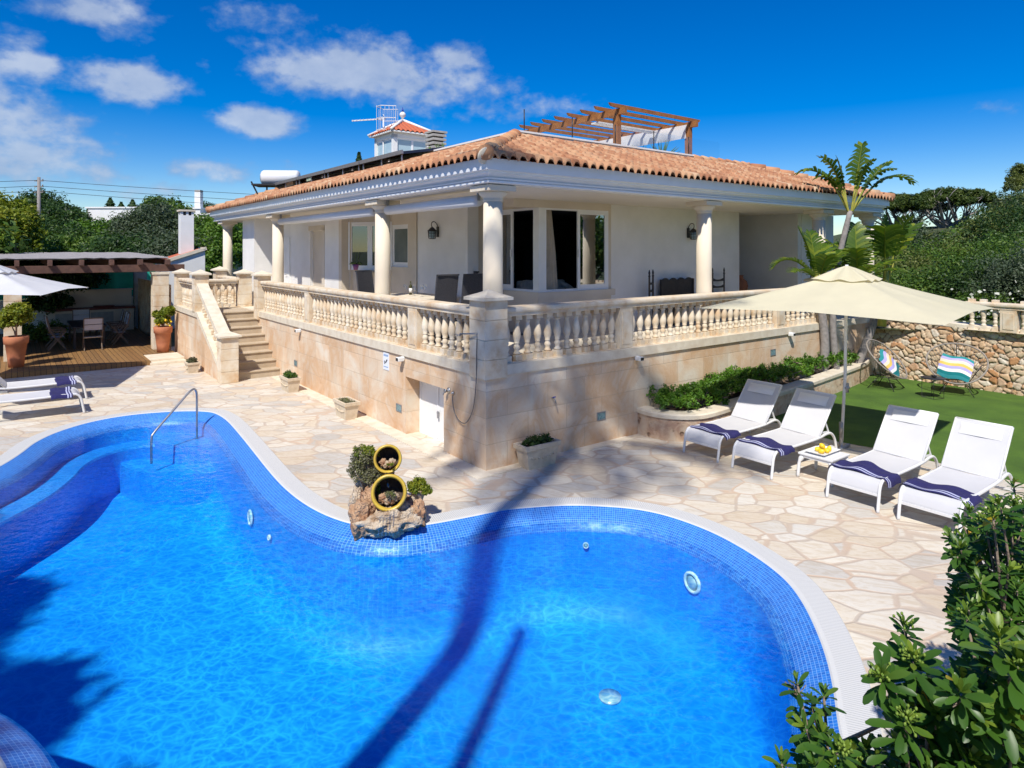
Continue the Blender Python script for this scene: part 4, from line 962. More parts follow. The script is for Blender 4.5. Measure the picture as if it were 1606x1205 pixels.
# ---- loungers
def lounger():
    t=thing('sun_lounger','x','sun lounger',group='white sun loungers'); w=.345
    mb=MB()
    for s in (-1,1):
        mb.tube(catmull([(.0,s*w,.0),(.03,s*w,.17),(.06,s*w,.31),(.12,s*w,.385),(.22,s*w,.40),(.8,s*w,.395),(1.35,s*w,.40),(1.62,s*w,.43),(1.78,s*w,.41),(1.9,s*w,.28),(1.97,s*w,.0)],4,False),.022,8)
    mb.bar((.045,-w,.22),(.045,w,.22),.022,.035); mb.bar((1.93,-w,.15),(1.93,w,.15),.022,.03); mb.build('frame',M['wmetal'],t)
    mb=MB(); prf=[(.045,.25),(.07,.33),(.11,.385),(.17,.412),(.3,.415),(.8,.408),(1.3,.415),(1.385,.42)]
    mb.grid([[(x,-w+.015,z),(x,0,z-.012*(x>.2)),(x,w-.015,z)] for x,z in prf]); mb.grid([[(x,-w+.015,z-.012),(x,w-.015,z-.012)] for x,z in prf]); mb.build('seat',M['sling'],t)
    A=Vector((1.4,0,.42));B=Vector((1.93,0,1.03)); d=(B-A); nn=Vector((-d.z,0,d.x)).normalized()
    mb=MB(); rows=[]
    for i in range(9):
        c=A.lerp(B,i/8); q=-.02*math.sin(PI*i/8); rows.append([tuple(c+Vector((0,y,0))+nn*(q if y==0 else 0)+nn*(.012)) for y in (-w+.01,0,w-.01)])
    mb.grid(rows); rows=[[tuple(Vector(p)-nn*.014) for p in r] for r in rows]; mb.grid(rows); mb.build('backrest',M['sling'],t)
    mb=MB()
    for s in (-1,1): mb.tube([A+Vector((0,s*w,0)),B+Vector((0,s*w,0))],.017,8)
    mb.tube([B+Vector((0,-w,0)),B+Vector((0,w,0))],.017,8); mb.tube([A+Vector((0,-w,0)),A+Vector((0,w,0))],.012,6)
    for s in (-1,1): mb.bar((1.62,s*(w-.03),.66),(1.74,s*(w-.02),.42),.012,.03); mb.bar((1.5,s*(w-.03),.46),(1.76,s*(w-.03),.44),.012,.028)
    mb.build('backrest_frame',M['wmetal'],t)
    p0=A.lerp(B,.70);p1=A.lerp(B,.93); mb=MB(); rows=[]
    for i in range(7):
        f=i/6; c=p0.lerp(p1,f); th=.012+.028*math.sin(PI*f); rows.append([tuple(c+Vector((0,y,0))+nn*(th if abs(y)<.24 else .014)) for y in (-.26,-.23,0,.23,.26)])
    mb.grid(rows); mb.build('headrest',M['wmetal'],t)
    return t
def towel(M_,lab,x0=.15,x1=.56,side=.12,rump=0,seed=0):
    t=thing('beach_towel',lab,'towel',M=M_,group='navy towels on the loungers'); w=.36
    rr=np.random.default_rng(seed)
    ys=[-w-.01-.0]+[]; 
    def zz(x,y,ed): 
        return .43+ .012*math.sin(y*14+seed)+.008*math.sin(x*22+y*9+seed)+rump*max(0,math.sin((y+.1)*9))*.05*(1 if x>.3 else .4)
    rows=[]
    prof=[(-w-.05,-side),(-w-.045,-side*.5),(-w-.03,-.03),(-w,.0)]+[(-w+.72*k/18,0) for k in range(1,19)]+[(w+.03,-.03),(w+.045,-.07)]
    N_=16
    for i in range(N_+1):
        x=x0+(x1-x0)*i/N_; row=[]
        for (y,dz) in prof: row.append((x+.012*math.sin(y*7+seed),y,zz(x,y,0)+dz+(.0 if 0<i<N_ else -.006)))
        rows.append(row)
    st_=[3,4,6,8,9]
    def part(nm,a,b,mat,par):
        mb=MB().grid(rows[a:b+1]); mb.grid([[(p[0],p[1],p[2]-.008) for p in r] for r in rows[a:b+1]]); return mb.build(nm,mat,par)
    part('cloth',0,1,M['towel'],t); part('stripe',1,2,M['tstripe'],t); part('cloth',2,3,M['towel'],t); part('stripe',3,4,M['tstripe'],t) ; part('cloth',4,N_,M['towel'],t)
    # underside so the towel has body
    return t
LP=[(3.185,11.06,37,'white lounger nearest the planter, its back shaded by the parasol'),(3.75,10.245,36.5,'white lounger second from the planter, left of the lemon table'),(4.67,8.99,36.5,'white lounger right of the lemon table with a bunched towel'),(5.23,8.22,37,'white lounger at the right edge beside the glossy shrub')]
l0=lounger()
for i,(x,y,r,lab) in enumerate(LP):
    o=l0 if i==0 else dup(l0)
    o.location=(x,y,0); o.rotation_euler=(0,0,R(r)); o['label']=lab
    towel(Matrix.Translation((x,y,0))@Matrix.Rotation(R(r),4,'Z'),['navy striped towel on the lounger nearest the planter','navy striped towel on the lounger left of the lemon table','bunched navy striped towel on the lounger right of the lemon table','navy striped towel on the rightmost lounger'][i],rump=(0,.2,1,0)[i],side=(.07,.09,.12,.08)[i],seed=i)
# left loungers : axis runs away to the left
LL=[(-9.42,14.35,'white lounger at the left edge nearest the pool'),(-10.25,15.7,'white lounger at the left edge behind the first one, near the deck')]
for i,(x,y,lab) in enumerate(LL):
    Mx=Matrix.Translation((x,y,0))@Matrix.Rotation(AL+PI,4,'Z')@Matrix.Scale(1.08,4)
    o=dup(l0,M=Mx,label=lab); towel(Mx,['navy striped towel on the left-edge lounger nearest the pool','navy striped towel on the left-edge lounger near the deck'][i],x0=.2,x1=.55,side=.1,seed=7+i)
# ---- side table with lemons
TM=Matrix.Translation((4.8,10.06,0))@Matrix.Rotation(R(37),4,'Z')
t=thing('side_table','low white side table between the loungers under the parasol','table',M=TM)
mb=MB().box((-.27,-.27,.35),(.27,.27,.385),bev=.012).box((-.25,-.25,.31),(.25,.25,.352),bev=.01); mb.build('tabletop',M['wmetal'],t)
for sx in (-1,1):
    for sy in (-1,1): 
        MB().tube(catmull([(sx*.21,sy*.21,.335),(sx*.25,sy*.25,.25),(sx*.262,sy*.262,.12),(sx*.27,sy*.27,0)],3,False),[.04]*3+[.026]*6+[.017],8).build('leg',M['wmetal'],t)
t=thing('serving_dish','white square dish holding lemons on the side table','dish',M=TM@TX((.0,.02,.388)))
MB().prism([(-.2,-.12),(.2,-.12),(.2,.12),(-.2,.12)],0,.01).add([(-.2,-.12,.01),(.2,-.12,.01),(.2,.12,.01),(-.2,.12,.01),(-.25,-.16,.035),(.25,-.16,.035),(.25,.16,.035),(-.25,.16,.035)],[(0,4,5,1),(1,5,6,2),(2,6,7,3),(3,7,4,0)])
mb=MB().prism([(-.2,-.12),(.2,-.12),(.2,.12),(-.2,.12)],0,.01); mb.add([(-.2,-.12,.01),(.2,-.12,.01),(.2,.12,.01),(-.2,.12,.01),(-.25,-.16,.035),(.25,-.16,.035),(.25,.16,.035),(-.25,.16,.035)],[(0,4,5,1),(1,5,6,2),(2,6,7,3),(3,7,4,0)]); mb.build('plate',M['wmetal'],t)
for k,(x,y,z,l) in enumerate([(-.11,-.04,.045,'leftmost lemon in the white dish'),(-.01,-.07,.045,'front lemon in the middle of the white dish'),(.1,-.05,.045,'rightmost lemon in the white dish'),(-.05,.05,.045,'back left lemon in the white dish'),(.06,.05,.045,'back right lemon in the white dish'),(-.01,.0,.1,'topmost lemon on the pile in the white dish')]):
    mb=MB().lathe([(.0,-.05),(.012,-.045),(.03,-.03),(.038,0),(.03,.03),(.014,.043),(.008,.052),(0,.053)],14,M=Matrix.Rotation(1.3+k,4,'X')@Matrix.Rotation(k*1.7,4,'Y'))
    o=mb.build('lemon',M['lemon'],M=TM@TX((x,.02+y,.388+z))@Matrix.Rotation(k,4,'Z')); tag(o,l,'lemon',group='lemons in the dish')
# ---- parasols
def parasol(x,y,lab,side=3.66,rot=45,zc=2.49,zt=3.13,mat='canopy',tilt=(0,0),pole_h=3.1,sag=.1,vent=.72,lean=(0,0)):
    t=thing('parasol',lab,'parasol',(x,y,0),R(rot)); h=side/2
    def pt(an,r):
        # square radius
        c,s=math.cos(an),math.sin(an); k=h/max(abs(c),abs(s)); corner=(min(abs(c),abs(s))/max(abs(c),abs(s)))
        z=zt-(zt-zc)*r-(sag*(1-corner)**1.5*0+.0)*r - .02*math.sin(PI*r)
        z+= (1-corner)*(.06*r*r) # mid edges rise
        rib=abs(math.sin(an*4))**1; z-=.02*rib*math.sin(PI*r)
        return (c*k*r,s*k*r,z+tilt[0]*c*k*r+tilt[1]*s*k*r)
    n=96; mb=MB(); rows=[[pt(2*PI*i/n,r) for i in range(n)] for r in [.12+.88*j/14 for j in range(15)]]
    m=len(rows); vs=[p for r in rows for p in r]; fs=[(j*n+i,j*n+(i+1)%n,(j+1)*n+(i+1)%n,(j+1)*n+i) for j in range(m-1) for i in range(n)]
    mb.add(vs,fs,True); mb.build('canopy',M[mat],t)
    mb=MB(); rows=[]
    for r,zz in ((.02,.27),(.12,.22),(.3,.1),(.45,.0),(.5,-.03)):
        rows.append([(math.cos(2*PI*i/n)*vent/ (max(abs(math.cos(2*PI*i/n)),abs(math.sin(2*PI*i/n))))*r*2*.62,math.sin(2*PI*i/n)*vent/(max(abs(math.cos(2*PI*i/n)),abs(math.sin(2*PI*i/n))))*r*2*.62,zt-.115+zz*.8+.018*math.sin(8*2*PI*i/n+1)*(r*2)) for i in range(n)])
    m=len(rows); vs=[p for r in rows for p in r]; mb.add(vs,[(j*n+i,j*n+(i+1)%n,(j+1)*n+(i+1)%n,(j+1)*n+i) for j in range(m-1) for i in range(n)],True); mb.build('vent_flap',M[mat],t)
    L=Matrix.Rotation(-R(rot),4,'Z')@Vector((lean[0],lean[1],0))
    MB().tube([Vector((L.x,L.y,.0)),Vector((L.x*.3,L.y*.3,1.3)),(0,0,zt+.12)],.026,14).build('pole',M['wmetal'],t)
    mb=MB(); mb.lathe([(.05,0),(.05,.06),(.03,.08),(.03,.3),(.034,.3),(.034,.5)],14,(L.x,L.y,.0))
    mb.build('collar',M['grey'],t); MB().lathe([(.0,1.02),(.036,1.02),(.036,1.08),(.06,1.1),(.036,1.13),(.036,1.18),(0,1.18)],12).build('crank',M['grey'],t)
    for k in range(8):
        an=k*PI/4; e=pt(an,.98); e2=pt(an,.5); mb=MB(); mb.tube([(0,0,zt-.05),Vector(e2)-Vector((0,0,.03)),Vector(e)-Vector((0,0,.02))],.011,6); mb.tube([(0,0,zt-.62),Vector(e2)-Vector((0,0,.035))],.009,6); mb.build('rib',M['wmetal'],t)
    mb=MB()
    for k in range(4): mb.box((-.03+L.x,L.y,.0),(.03+L.x,.38+L.y,.05),M=TX((L.x,L.y,0))@Matrix.Rotation(k*PI/2,4,'Z')@TX((-L.x,-L.y,0)),bev=.008)
    mb.build('base',M['grey'],t)
    return t
parasol(5.85,11.42,'large cream square parasol standing among the right-hand loungers',lean=(-.1,0))
parasol(-12.75,15.95,'pale grey-white parasol at the left edge near the deck',side=3.3,rot=17,zc=2.48,zt=3.1,mat='canopyw')
# ---- string chairs, cushions, wire table
def string_chair():
    t=thing('string_chair','x','chair',group='round string chairs'); 
    # seat faces -y (local). egg hoop tilted back
    def hoop(an): 
        r=.5+.05*math.sin(an); x=math.cos(an)*r; v=math.sin(an)*.46
        return Vector((x,-.02+v*.72,.6+v*.76))
    MB().tube([hoop(2*PI*k/40) for k in range(40)],.016,8,closed=True).build('hoop',M['rattan'],t)
    c=Vector((0,.02,.29)); mb=MB(); mb.tube([c+Vector((.07*math.cos(2*PI*k/16),.07*math.sin(2*PI*k/16)+.0,.01*math.sin(2*PI*k/16))) for k in range(16)],.01,6,closed=True)
    for k in range(46):
        an=2*PI*k/46; e=hoop(an); q=c+Vector((.07*math.cos(an),.07*math.sin(an),0)); mid=e.lerp(q,.5)+Vector((0,.05,-.075)); mb.tube([e,mid,q],.0042,4,cap=False)
    mb.build('strings',M['rattan'],t)
    mb=MB()
    for sx,sy in ((-1,-1),(1,-1),(-1,1),(1,1)): mb.tube([(sx*.28,sy*.25,0),(sx*.12,sy*.08,.25)],.008,6)
    mb.tube([(.2*math.cos(2*PI*k/20),.02+.18*math.sin(2*PI*k/20),.24) for k in range(20)],.008,6,closed=True)
    for sx in (-1,1): mb.tube([(sx*.2,.02,.24),(sx*.41,-.0,.6)],.008,6)
    mb.tube([(0,.2,.24),(0,.28,.75),(0,.24,.95)],.008,6); mb.build('legs',M['black'],t)
    return t
def cushion(M_,lab):
    t=thing('cushion',lab,'cushion',M=M_,group='striped cushions on the string chairs'); cols=[(.02,.22,.24),(.0,.16,.17),(.75,.75,.72),(.4,.36,.68),(.75,.5,.12),(.78,.66,.5),(.45,.4,.72),(.02,.25,.26)]
    n=24; 
    def p(i,j,s):
        u=-1+2*i/n;v=-1+2*j/n; th=.055*(1-abs(u)**3)*(1-abs(v)**3); return (u*.28*(1-.06*v*v),s*th+.0,v*.26*(1-.06*u*u)+.02*math.sin(u*4))
    for k,c in enumerate(cols):
        a=k*n//8;b=(k+1)*n//8; mb=MB()
        for s in (-1,1): mb.grid([[p(i,j,s) for j in range(a,b+1)] for i in range(n+1)])
        mname='cushion_%d'%k
        if mname not in M: M[mname]=pm('cushion_stripe',c,None,8,.95)
        mb.build('stripe',M[mname],t)
    return t
sc=string_chair(); sc['label']='round string chair on the left by the planter end'; 
SC1=Matrix.Translation((9.5,16.6,.006))@Matrix.Rotation(R(40),4,'Z')@Matrix.Scale(1.24,4); sc.matrix_world=SC1
SC2=Matrix.Translation((10.85,15.95,.006))@Matrix.Rotation(R(-34),4,'Z')@Matrix.Scale(1.24,4); dup(sc,M=SC2,label='round string chair on the right beside the wire table')
cushion(SC1@TX((.02,-.06,.52))@Matrix.Rotation(R(-38),4,'X')@Matrix.Rotation(R(-25),4,'Y'),'teal and yellow striped cushion in the left string chair')
cushion(SC2@TX((-.02,-.06,.52))@Matrix.Rotation(R(-38),4,'X')@Matrix.Rotation(R(12),4,'Y'),'teal and yellow striped cushion in the right string chair')
t=thing('wire_table','small round black wire table in front of the right string chair','table',(9.98,15.5,.006))
MB().lathe([(.0,.46),(.25,.46),(.26,.475),(.25,.48),(0,.48)],28).build('tabletop',M['black'],t)
for k in range(4):
    an=PI/4+k*PI/2+.3; p=Vector((math.cos(an)*.22,math.sin(an)*.22,0)); an2=an+PI/2; q=Vector((math.cos(an2)*.22,math.sin(an2)*.22,0))
    MB().tube([p+Vector((0,0,.47)),p+Vector((0,0,.008)),q+Vector((0,0,.008))],.006,5).build('leg',M['black'],t)
t=thing('small_bowl','small dark bowl on the wire table','bowl',(10.03,15.53,.487)); MB().lathe([(.03,0),(.07,.04),(.065,.042),(0,.01)],14).build('bowl',M['black'],t)
# ---- planters on the patio
def trough(M_,lab,w=.58,d=.27,h=.3):
    t=thing('stone_trough',lab,'planter',M=M_,group='cast stone troughs along the house base')
    mb=MB(); 
    def rect(x,y,z): return [(-x,-y,z),(x,-y,z),(x,y,z),(-x,y,z)]
    L=[rect(w*.42,d*.40,0),rect(w*.5,d*.5,h*.78),rect(w*.55,d*.57,h*.82),rect(w*.56,d*.58,h),rect(w*.48,d*.44,h),rect(w*.46,d*.42,h*.8)]
    vs=[p for r in L for p in r]; fs=[(3,2,1,0)]
    for i in range(5): fs+=[(i*4+k,i*4+(k+1)%4,(i+1)*4+(k+1)%4,(i+1)*4+k) for k in range(4)]
    fs.append((20,21,22,23)); mb.add(vs,fs); 
    for k in range(7):   # low relief garland
        x=-.5*w*.7+k*w*.7/6; mb.ico((x,-d*.475,h*.5-.03*math.sin(PI*k/6)),.022,1)
    mb.build('trough',M['stonepot'],t); MB().box((-w*.455,-d*.41,h*.8),(w*.455,d*.41,h*.86)).build('soil',M['soil'],t); return t
def tplant(M_,lab,mat,n=30,hh=.1,w=.5,d=.2,size=.022,kind='bush'):
    bl=[(-w/2+w*(i+.5)/5,y,hh*.3,.075,.08,hh) for i in range(5) for y in (-.04,.04)]
    P,N,Rn=clumps(bl,8,n,.45,hash(lab)%97,up=.6); t=thing('trough_plant',lab,'plant',M=M_,group='plants in the stone troughs'); leafmesh('foliage',P,N,size,mat,t,.4,3,rnd=Rn); MB().tube([(0,0,-.04),(0,0,hh)],.012,5).build('stem',M['bark'],t)
T=[(-1.85,12.05,PI*-.5,'small stone trough beside the outer stair wall','lf_succ','low reddish succulents in the trough beside the stair wall',.42,.3),
   (-.45,7.85,-PI/2,'stone trough with flowers at the right foot of the stairs','lf_mid','small green and pink bedding plant in the trough right of the stairs',.58,.36),
   (-.38,4.55,-PI/2,'nearly empty stone trough against the wall left of the white door','lf_dry','dry low tuft in the nearly empty trough',.58,.36),
   (.85,-.25,0,'stone trough on the shaded side of the house corner','lf_dark','dense dark green plants in the trough right of the corner',.66,.38)]
for b,a,rz,lab,mt,lab2,w,h in T:
    Mx=HT(b,a,0,rz+(PI if 0 else 0)); trough(Mx,lab,w,.3,h); tplant(Mx@TX((0,0,h*.88)),lab2,M[mt],n=26 if mt!='lf_dry' else 6,hh=.13 if mt!='lf_dry' else .04,w=w*.72)
# ---- fountain
FO=at(607,838,8.1); FO.z=0
ft=thing('rock_fountain','rock fountain with two tilted yellow-rimmed pots at the pool edge','fountain',(0,0,0))
def rockm(p,r,sc,seed,mat,amp=.35,M_=None): 
    o=MB().ico((0,0,0),r,5,amp=amp,fr=1.9,sc=sc,seed=seed,M=M_); o=o.build('rock',mat,ft); o.location=p; return o
rockm(at(566,815,8.12),.2,(.75,.7,1.15),1,M['rock'])
rockm(at(580,800,8.3),.2,(.8,.8,1.2),12,M['rock'])
rockm(at(578,784,8.45),.13,(.9,.8,1.2),2,M['rock'])
rockm(at(560,790,8.4),.13,(.8,.8,1.5),9,M['rockw'])
rockm(at(608,818,8.15),.26,(1.35,.9,.62),3,M['rockw'],.4)
rockm(at(630,812,8.3),.2,(1.2,.9,.9),4,M['rockw'])
rockm(at(655,810,8.3),.15,(.72,.7,1.25),5,M['rock'])
rockm(at(649,798,8.5),.16,(.8,.8,1.1),6,M['rockw'])
rockm(at(610,800,8.75),.26,(1.1,.8,1.2),7,M['rock'])
rockm(at(600,740,8.95),.17,(1.,.9,1.3),8,M['rock'])
rockm(at(575,745,8.85),.17,(.8,.8,1.6),10,M['rockw'])
def fpot(c,r,dep,tilt,yaw=0,seed=1):
    Q=Matrix.Translation(c)@Matrix.Rotation(yaw,4,'Z')@Matrix.Rotation(R(tilt),4,'X')  # z axis is opening
    # rim
    t=MB().lathe([(r*.82,-.02),(r*.86,.012),(r*.94,.028),(r*1.02,.018),(r*1.05,-.01),(r*1.0,-.035),(r*.94,-.05)],36,M=Q,cap=False).build('yellow_rim',M['yglaze'],ft)
    MB().lathe([(r*.95,-.04),(r*1.02,-.12),(r*.95,-dep*.6),(r*.6,-dep),(0,-dep)],30,M=Q,cap=False).build('pot_body',M['terra'],ft)
    MB().lathe([(r*.83,-.02),(r*.88,-.1),(r*.75,-dep*.8),(0,-dep*.85)],30,M=Q,cap=False).build('pot_inside',M['soil'],ft)
    for k in range(4):
        an=PI/2*3+(k-1.5)*.6; p=Q@Vector((math.cos(an)*r*.42,math.sin(an)*r*.42,-.07)); m=MB().ico((0,0,0),r*.27,3,amp=.4,fr=2,seed=seed+k); o=m.build('rock',M['rockw' if k%2 else 'rock'],ft); o.location=p
    return Q
pU=at(608,720,8.5);pL=at(610,773,8.12)
fpot(pU,.175,.28,76,R(11),20); fpot(pL,.212,.3,72,R(8),30)
mb=MB(); a_=pU+Vector((-.0,-.1,-.19)); b_=pL+Vector((0,-.03,.08)); mb.tube([a_+Vector((0,.03,.03)),a_,b_],[.018,.022,.012],8); a2=pL+Vector((0,-.12,-.2)); 
for k in range(5): mb.tube([a2+Vector((-.08+.04*k,.03,.02)),a2+Vector((-.08+.04*k,-.02,-.03)),a2+Vector((-.09+.045*k,-.08,-.25))],.008,5)
mb.build('water_trickle',M['wineglass'],ft)
def fplant(lab,blobs,mat,ns,nl,size,seed,base):
    t=thing('fountain_plant',lab,'plant',base,group='plants growing on the fountain'); bl=[(b[0]-base.x,b[1]-base.y,b[2]-base.z)+b[3:] for b in blobs]; P,N,Rn=clumps(bl,ns,nl,.4,seed,up=.4); leafmesh('foliage',P,N,size,mat,t,.5,seed,rnd=Rn)
    m=MB(); 
    for b in bl: m.tube([(0,0,0),(b[0],b[1],b[2])],.01,5)
    m.build('stem',M['bark'],t)
def bb(px,py,Y,r,rz=None): p=at(px,py,Y); return (p.x,p.y,p.z,r,r*.8,rz or r)
fplant('trailing grey-green succulent on the left of the fountain',[bb(570,725,8.6,.17,.2),bb(560,745,8.55,.12,.17),bb(585,750,8.5,.12,.15)],M['lf_dry'],60,36,.014,1,at(575,770,8.7))
fplant('bright mossy tuft on top of the left fountain succulent',[bb(570,708,8.62,.14,.08),bb(582,712,8.6,.1,.07)],M['lf_citrus'],30,30,.015,11,at(573,720,8.7))
t=thing('flower_pot','small urn of trailing plants on the right fountain rock','pot',at(656,778,8.5)); MB().lathe([(.05,-.08),(.07,-.02),(.1,.06),(.12,.1),(.1,.1),(0,.08)],16).build('urn',M['rockw'],t)
fplant('yellow-green trailing plant in the small urn at the right of the fountain',[bb(656,762,8.5,.14,.1),bb(648,770,8.42,.08,.09),bb(668,772,8.45,.07,.1)],M['lf_citrus'],40,34,.016,3,at(656,775,8.5))
fplant('mossy tuft growing inside the upper fountain pot',[bb(613,730,8.42,.05,.025)],M['lf_citrus'],10,24,.01,14,at(612,735,8.45))
fplant('pale tuft growing inside the lower fountain pot',[bb(612,778,8.08,.07,.07)],M['lf_dry'],16,26,.012,15,at(612,790,8.1))
fplant('yellow plant at the left rim of the lower fountain pot',[bb(592,772,8.3,.05,.1)],M['lf_citrus'],16,24,.014,4,at(592,785,8.3))
# ================================================================== TERRACE FURNITURE
tb=thing('dining_table','pale dining table on the terrace with glasses and a wine bottle','table',M=HT(1.35,4.5,FL))
MB().box((-.5,-.95,.78),(.5,.95,.83),bev=.01).build('tabletop',M['cap'],tb)
for sx in (-1,1):
    for sy in (-1,1): MB().box((sx*.42-.04,sy*.85-.04,0),(sx*.42+.04,sy*.85+.04,.78)).build('leg',M['cap'],tb)
def wchair(M_,lab,first=None):
    if first: return dup(first,M=M_,label=lab)
    t=thing('wicker_chair',lab,'chair',M=M_,group='dark wicker chairs on the terrace')
    MB().box((-.25,-.24,.38),(.25,.28,.46),bev=.02).build('seat',M['wicker'],t)
    mb=MB(); mb.grid([[(-.25+.0*z,.26+.14*(z-.4)**1.2,z),(0,.28+.14*(z-.4)**1.2,z+(.0)),(.25,.26+.14*(z-.4)**1.2,z)] for z in (.4,.6,.9,1.2,1.36)]); mb.grid([[(-.25,.22+.14*(z-.4)**1.2,z),(0,.24+.14*(z-.4)**1.2,z),(.25,.22+.14*(z-.4)**1.2,z)] for z in (.4,.6,.9,1.2,1.36)])
    for s in (-1,1): mb.grid([[(s*.25,.22+.14*(z-.4)**1.2,z),(s*.25,.26+.14*(z-.4)**1.2,z)] for z in (.4,.6,.9,1.2,1.36)])
    mb.box((-.25,.36,1.34),(.25,.42,1.37)); mb.build('backrest',M['wicker'],t)
    for sx in (-1,1):
        for sy in (-1,1): MB().box((sx*.22-.025,sy*.22-.025,0),(sx*.22+.025,sy*.22+.025,.4)).build('leg',M['wicker'],t)
    return t
w0=wchair(HT(.95,3.05,FL,PI),'nearer dark wicker chair at the right end of the terrace table')
wchair(HT(1.55,3.0,FL,PI),'dark wicker chair behind the nearer one at the right end of the terrace table',w0)
wchair(HT(.85,5.75,FL,R(20)),'dark wicker chair at the left end of the terrace table, left of the column',w0)
wchair(HT(2.1,4.9,FL,-PI/2),'dark wicker chair on the house side of the terrace table',w0)
wchair(HT(2.1,4.1,FL,-PI/2),'dark wicker chair on the house side of the table nearer the corner',w0)
wchair(HT(.75,5.1,FL,PI/2),'dark wicker chair on the railing side of the terrace table',w0) if False else None
wg=thing('wine_glass','x','glass',M=HT(1.2,4.15,FL+.83),group='wine glasses on the terrace table')
MB().lathe([(.035,0),(.035,.004),(.005,.01),(.004,.1),(.03,.13),(.045,.17),(.04,.21),(.032,.24)],16).build('bowl',M['wineglass'],wg); wg['label']='stemmed glass on the terrace table nearest the wicker chairs'
for (b,a,l) in [(1.2,4.5,'stemmed glass just right of the wine bottle'),(1.5,4.55,'stemmed glass behind the one right of the bottle'),(1.3,5.1,'stemmed glass left of the wine bottle')]: dup(wg,M=HT(b,a,FL+.83),label=l)
t=thing('wine_bottle','green wine bottle with pale label standing on the terrace table','bottle',M=HT(1.3,4.85,FL+.83)); MB().lathe([(.037,0),(.038,.19),(.03,.22),(.014,.24),(.014,.31),(0,.31)],16).build('bottle',M['bottle'],t); MB().lathe([(.0385,.05),(.0385,.15)],16).build('paper_label',M['wallw'],t)
t=thing('orchid','pink orchid in a purple pot on the deep window sill','orchid',M=HT(1.75,8.85,2.95)); MB().lathe([(.07,0),(.1,.16),(.08,.16),(0,.14)],16).build('pot',M['purple'],t)
mb=MB().tube(catmull([(0,0,.12),(-.02,0,.4),(.02,.02,.6),(.08,.08,.7)],4,False),.006,5).tube(catmull([(0,0,.12),(.03,-.08,.35),(.0,-.14,.5)],4,False),.005,5)
for k in range(5): an=k*1.3; mb.tube([(0,0,.15),(math.cos(an)*.12,math.sin(an)*.12,.2),(math.cos(an)*.2,math.sin(an)*.2,.16)],[.01,.03,.004],6)
mb.build('stem',M['lf_c'],t); mb=MB()
for k in range(7): mb.ico((.02+.012*k,.02+.012*k,.6+.02*k-.05*(k%2)),.035,1,sc=(1,.5,1))
mb.build('flower',M['pink'],t)
# black bench and ladder chairs on right side (a=2.05)
t=thing('black_bench','black wooden settle with scalloped back against the right wall','bench',M=HT(7.55,2.05,FL))
mb=MB(); top=[]
n=40
for i in range(n+1):
    x=-.62+1.24*i/n; top.append((x,1.08+.07*abs(math.sin((x+.62)/.31*PI))+ (0)))
mb.prism([(-.62,.45)]+top+[(.62,.45)][::1],-.02,.02,M=Matrix(((1,0,0,0),(0,0,-1,.2),(0,1,0,0),(0,0,0,1)))); mb.build('backrest',M['darkwood'],t)
MB().box((-.64,-.22,.42),(.64,.2,.46)).build('seat',M['darkwood'],t)
for s in (-1,1):
    MB().box((s*.62-.03,-.22,0),(s*.62+.03,-.17,.7)).box((s*.62-.03,.16,0),(s*.62+.03,.22,1.12)).box((s*.62-.03,-.22,.68),(s*.62+.03,.2,.72)).build('end_frame',M['darkwood'],t)
def ladder(M_,lab,w=.25):
    t=thing('ladder_chair',lab,'chair',M=M_,group='black ladder-back chairs')
    MB().box((-w,-.2,.42),(w,.2,.46)).build('seat',M['darkwood'],t)
    for s in (-1,1): MB().lathe([(.022,0),(.022,1.2),(.03,1.22),(.018,1.25),(.026,1.3),(.01,1.37),(0,1.38)],10,(s*w,.2,0)).build('post',M['darkwood'],t)
    for z in (.68,.86,1.04):
        mb=MB(); mb.add([(x,y,zz) for y in (.185,.215) for (x,zz) in [(-w,z-.03),(w,z-.03),(w,z+.06),(w*.5,z+.02+.0),(0,z+.0+.01),(-w*.5,z+.02),(-w,z+.06)]],[tuple(range(7)),tuple(range(13,6,-1))]+[(i,(i+1)%7,7+(i+1)%7,7+i) for i in range(7)]); mb.build('slat',M['darkwood'],t)
    for s in (-1,1): MB().box((s*w-.02,-.2,0),(s*w+.02,-.16,.44)).build('leg',M['darkwood'],t)
ladder(HT(6.5,1.95,FL,R(25)),'black ladder-back chair left of the black bench',.16); ladder(HT(9.3,2.05,FL),'black ladder-back chair just right of the middle right column',.26)
for k,(b,a,s_,l) in enumerate([(12.0,4.3,1,'larger terracotta jar on a dark stand in the porch recess'),(12.0,3.3,.85,'smaller terracotta jar beside it in the porch recess')]):
    t=thing('terracotta_jar',l,'jar',M=HT(b-.1*k,a,FL)); MB().lathe([(.12,.45),(.2,.6),(.24,.75),(.2,.9),(.1,.98),(.09,1.05),(.12,1.08),(.1,1.08)],18).build('jar',M['terra'],t); MB().box((-.3,-.3,.4),(.3,.3,.45)).box((-.25,-.25,0),(-.2,-.2,.4)).box((.2,.2,0),(.25,.25,.4)).box((-.25,.2,0),(-.2,.25,.4)).box((.2,-.25,0),(.25,-.2,.4)).build('stand',M['black'],t)
for k,(b,a,l) in enumerate([(3.9,3.5,'pale rounded armchair inside the corner window on the left'),(4.75,3.5,'pale rounded armchair inside the corner window on the right'),(5.3,4.6,'pale armchair deeper in the dark room')]):
    t=thing('armchair',l,'armchair',M=HT(b,a,FL),group='armchairs inside the dark room'); MB().box((-.3,-.3,.2),(.3,.3,.5),bev=.05).build('seat',M['armchair'],t); MB().tube([(.34*math.cos(q),.34*math.sin(q),.85+.22*math.sin(q*1)) for q in [PI*i/10 for i in range(11)]],.07,8).box((-.32,.25,.3),(.32,.36,1.12),bev=.05).build('backrest',M['armchair'],t)
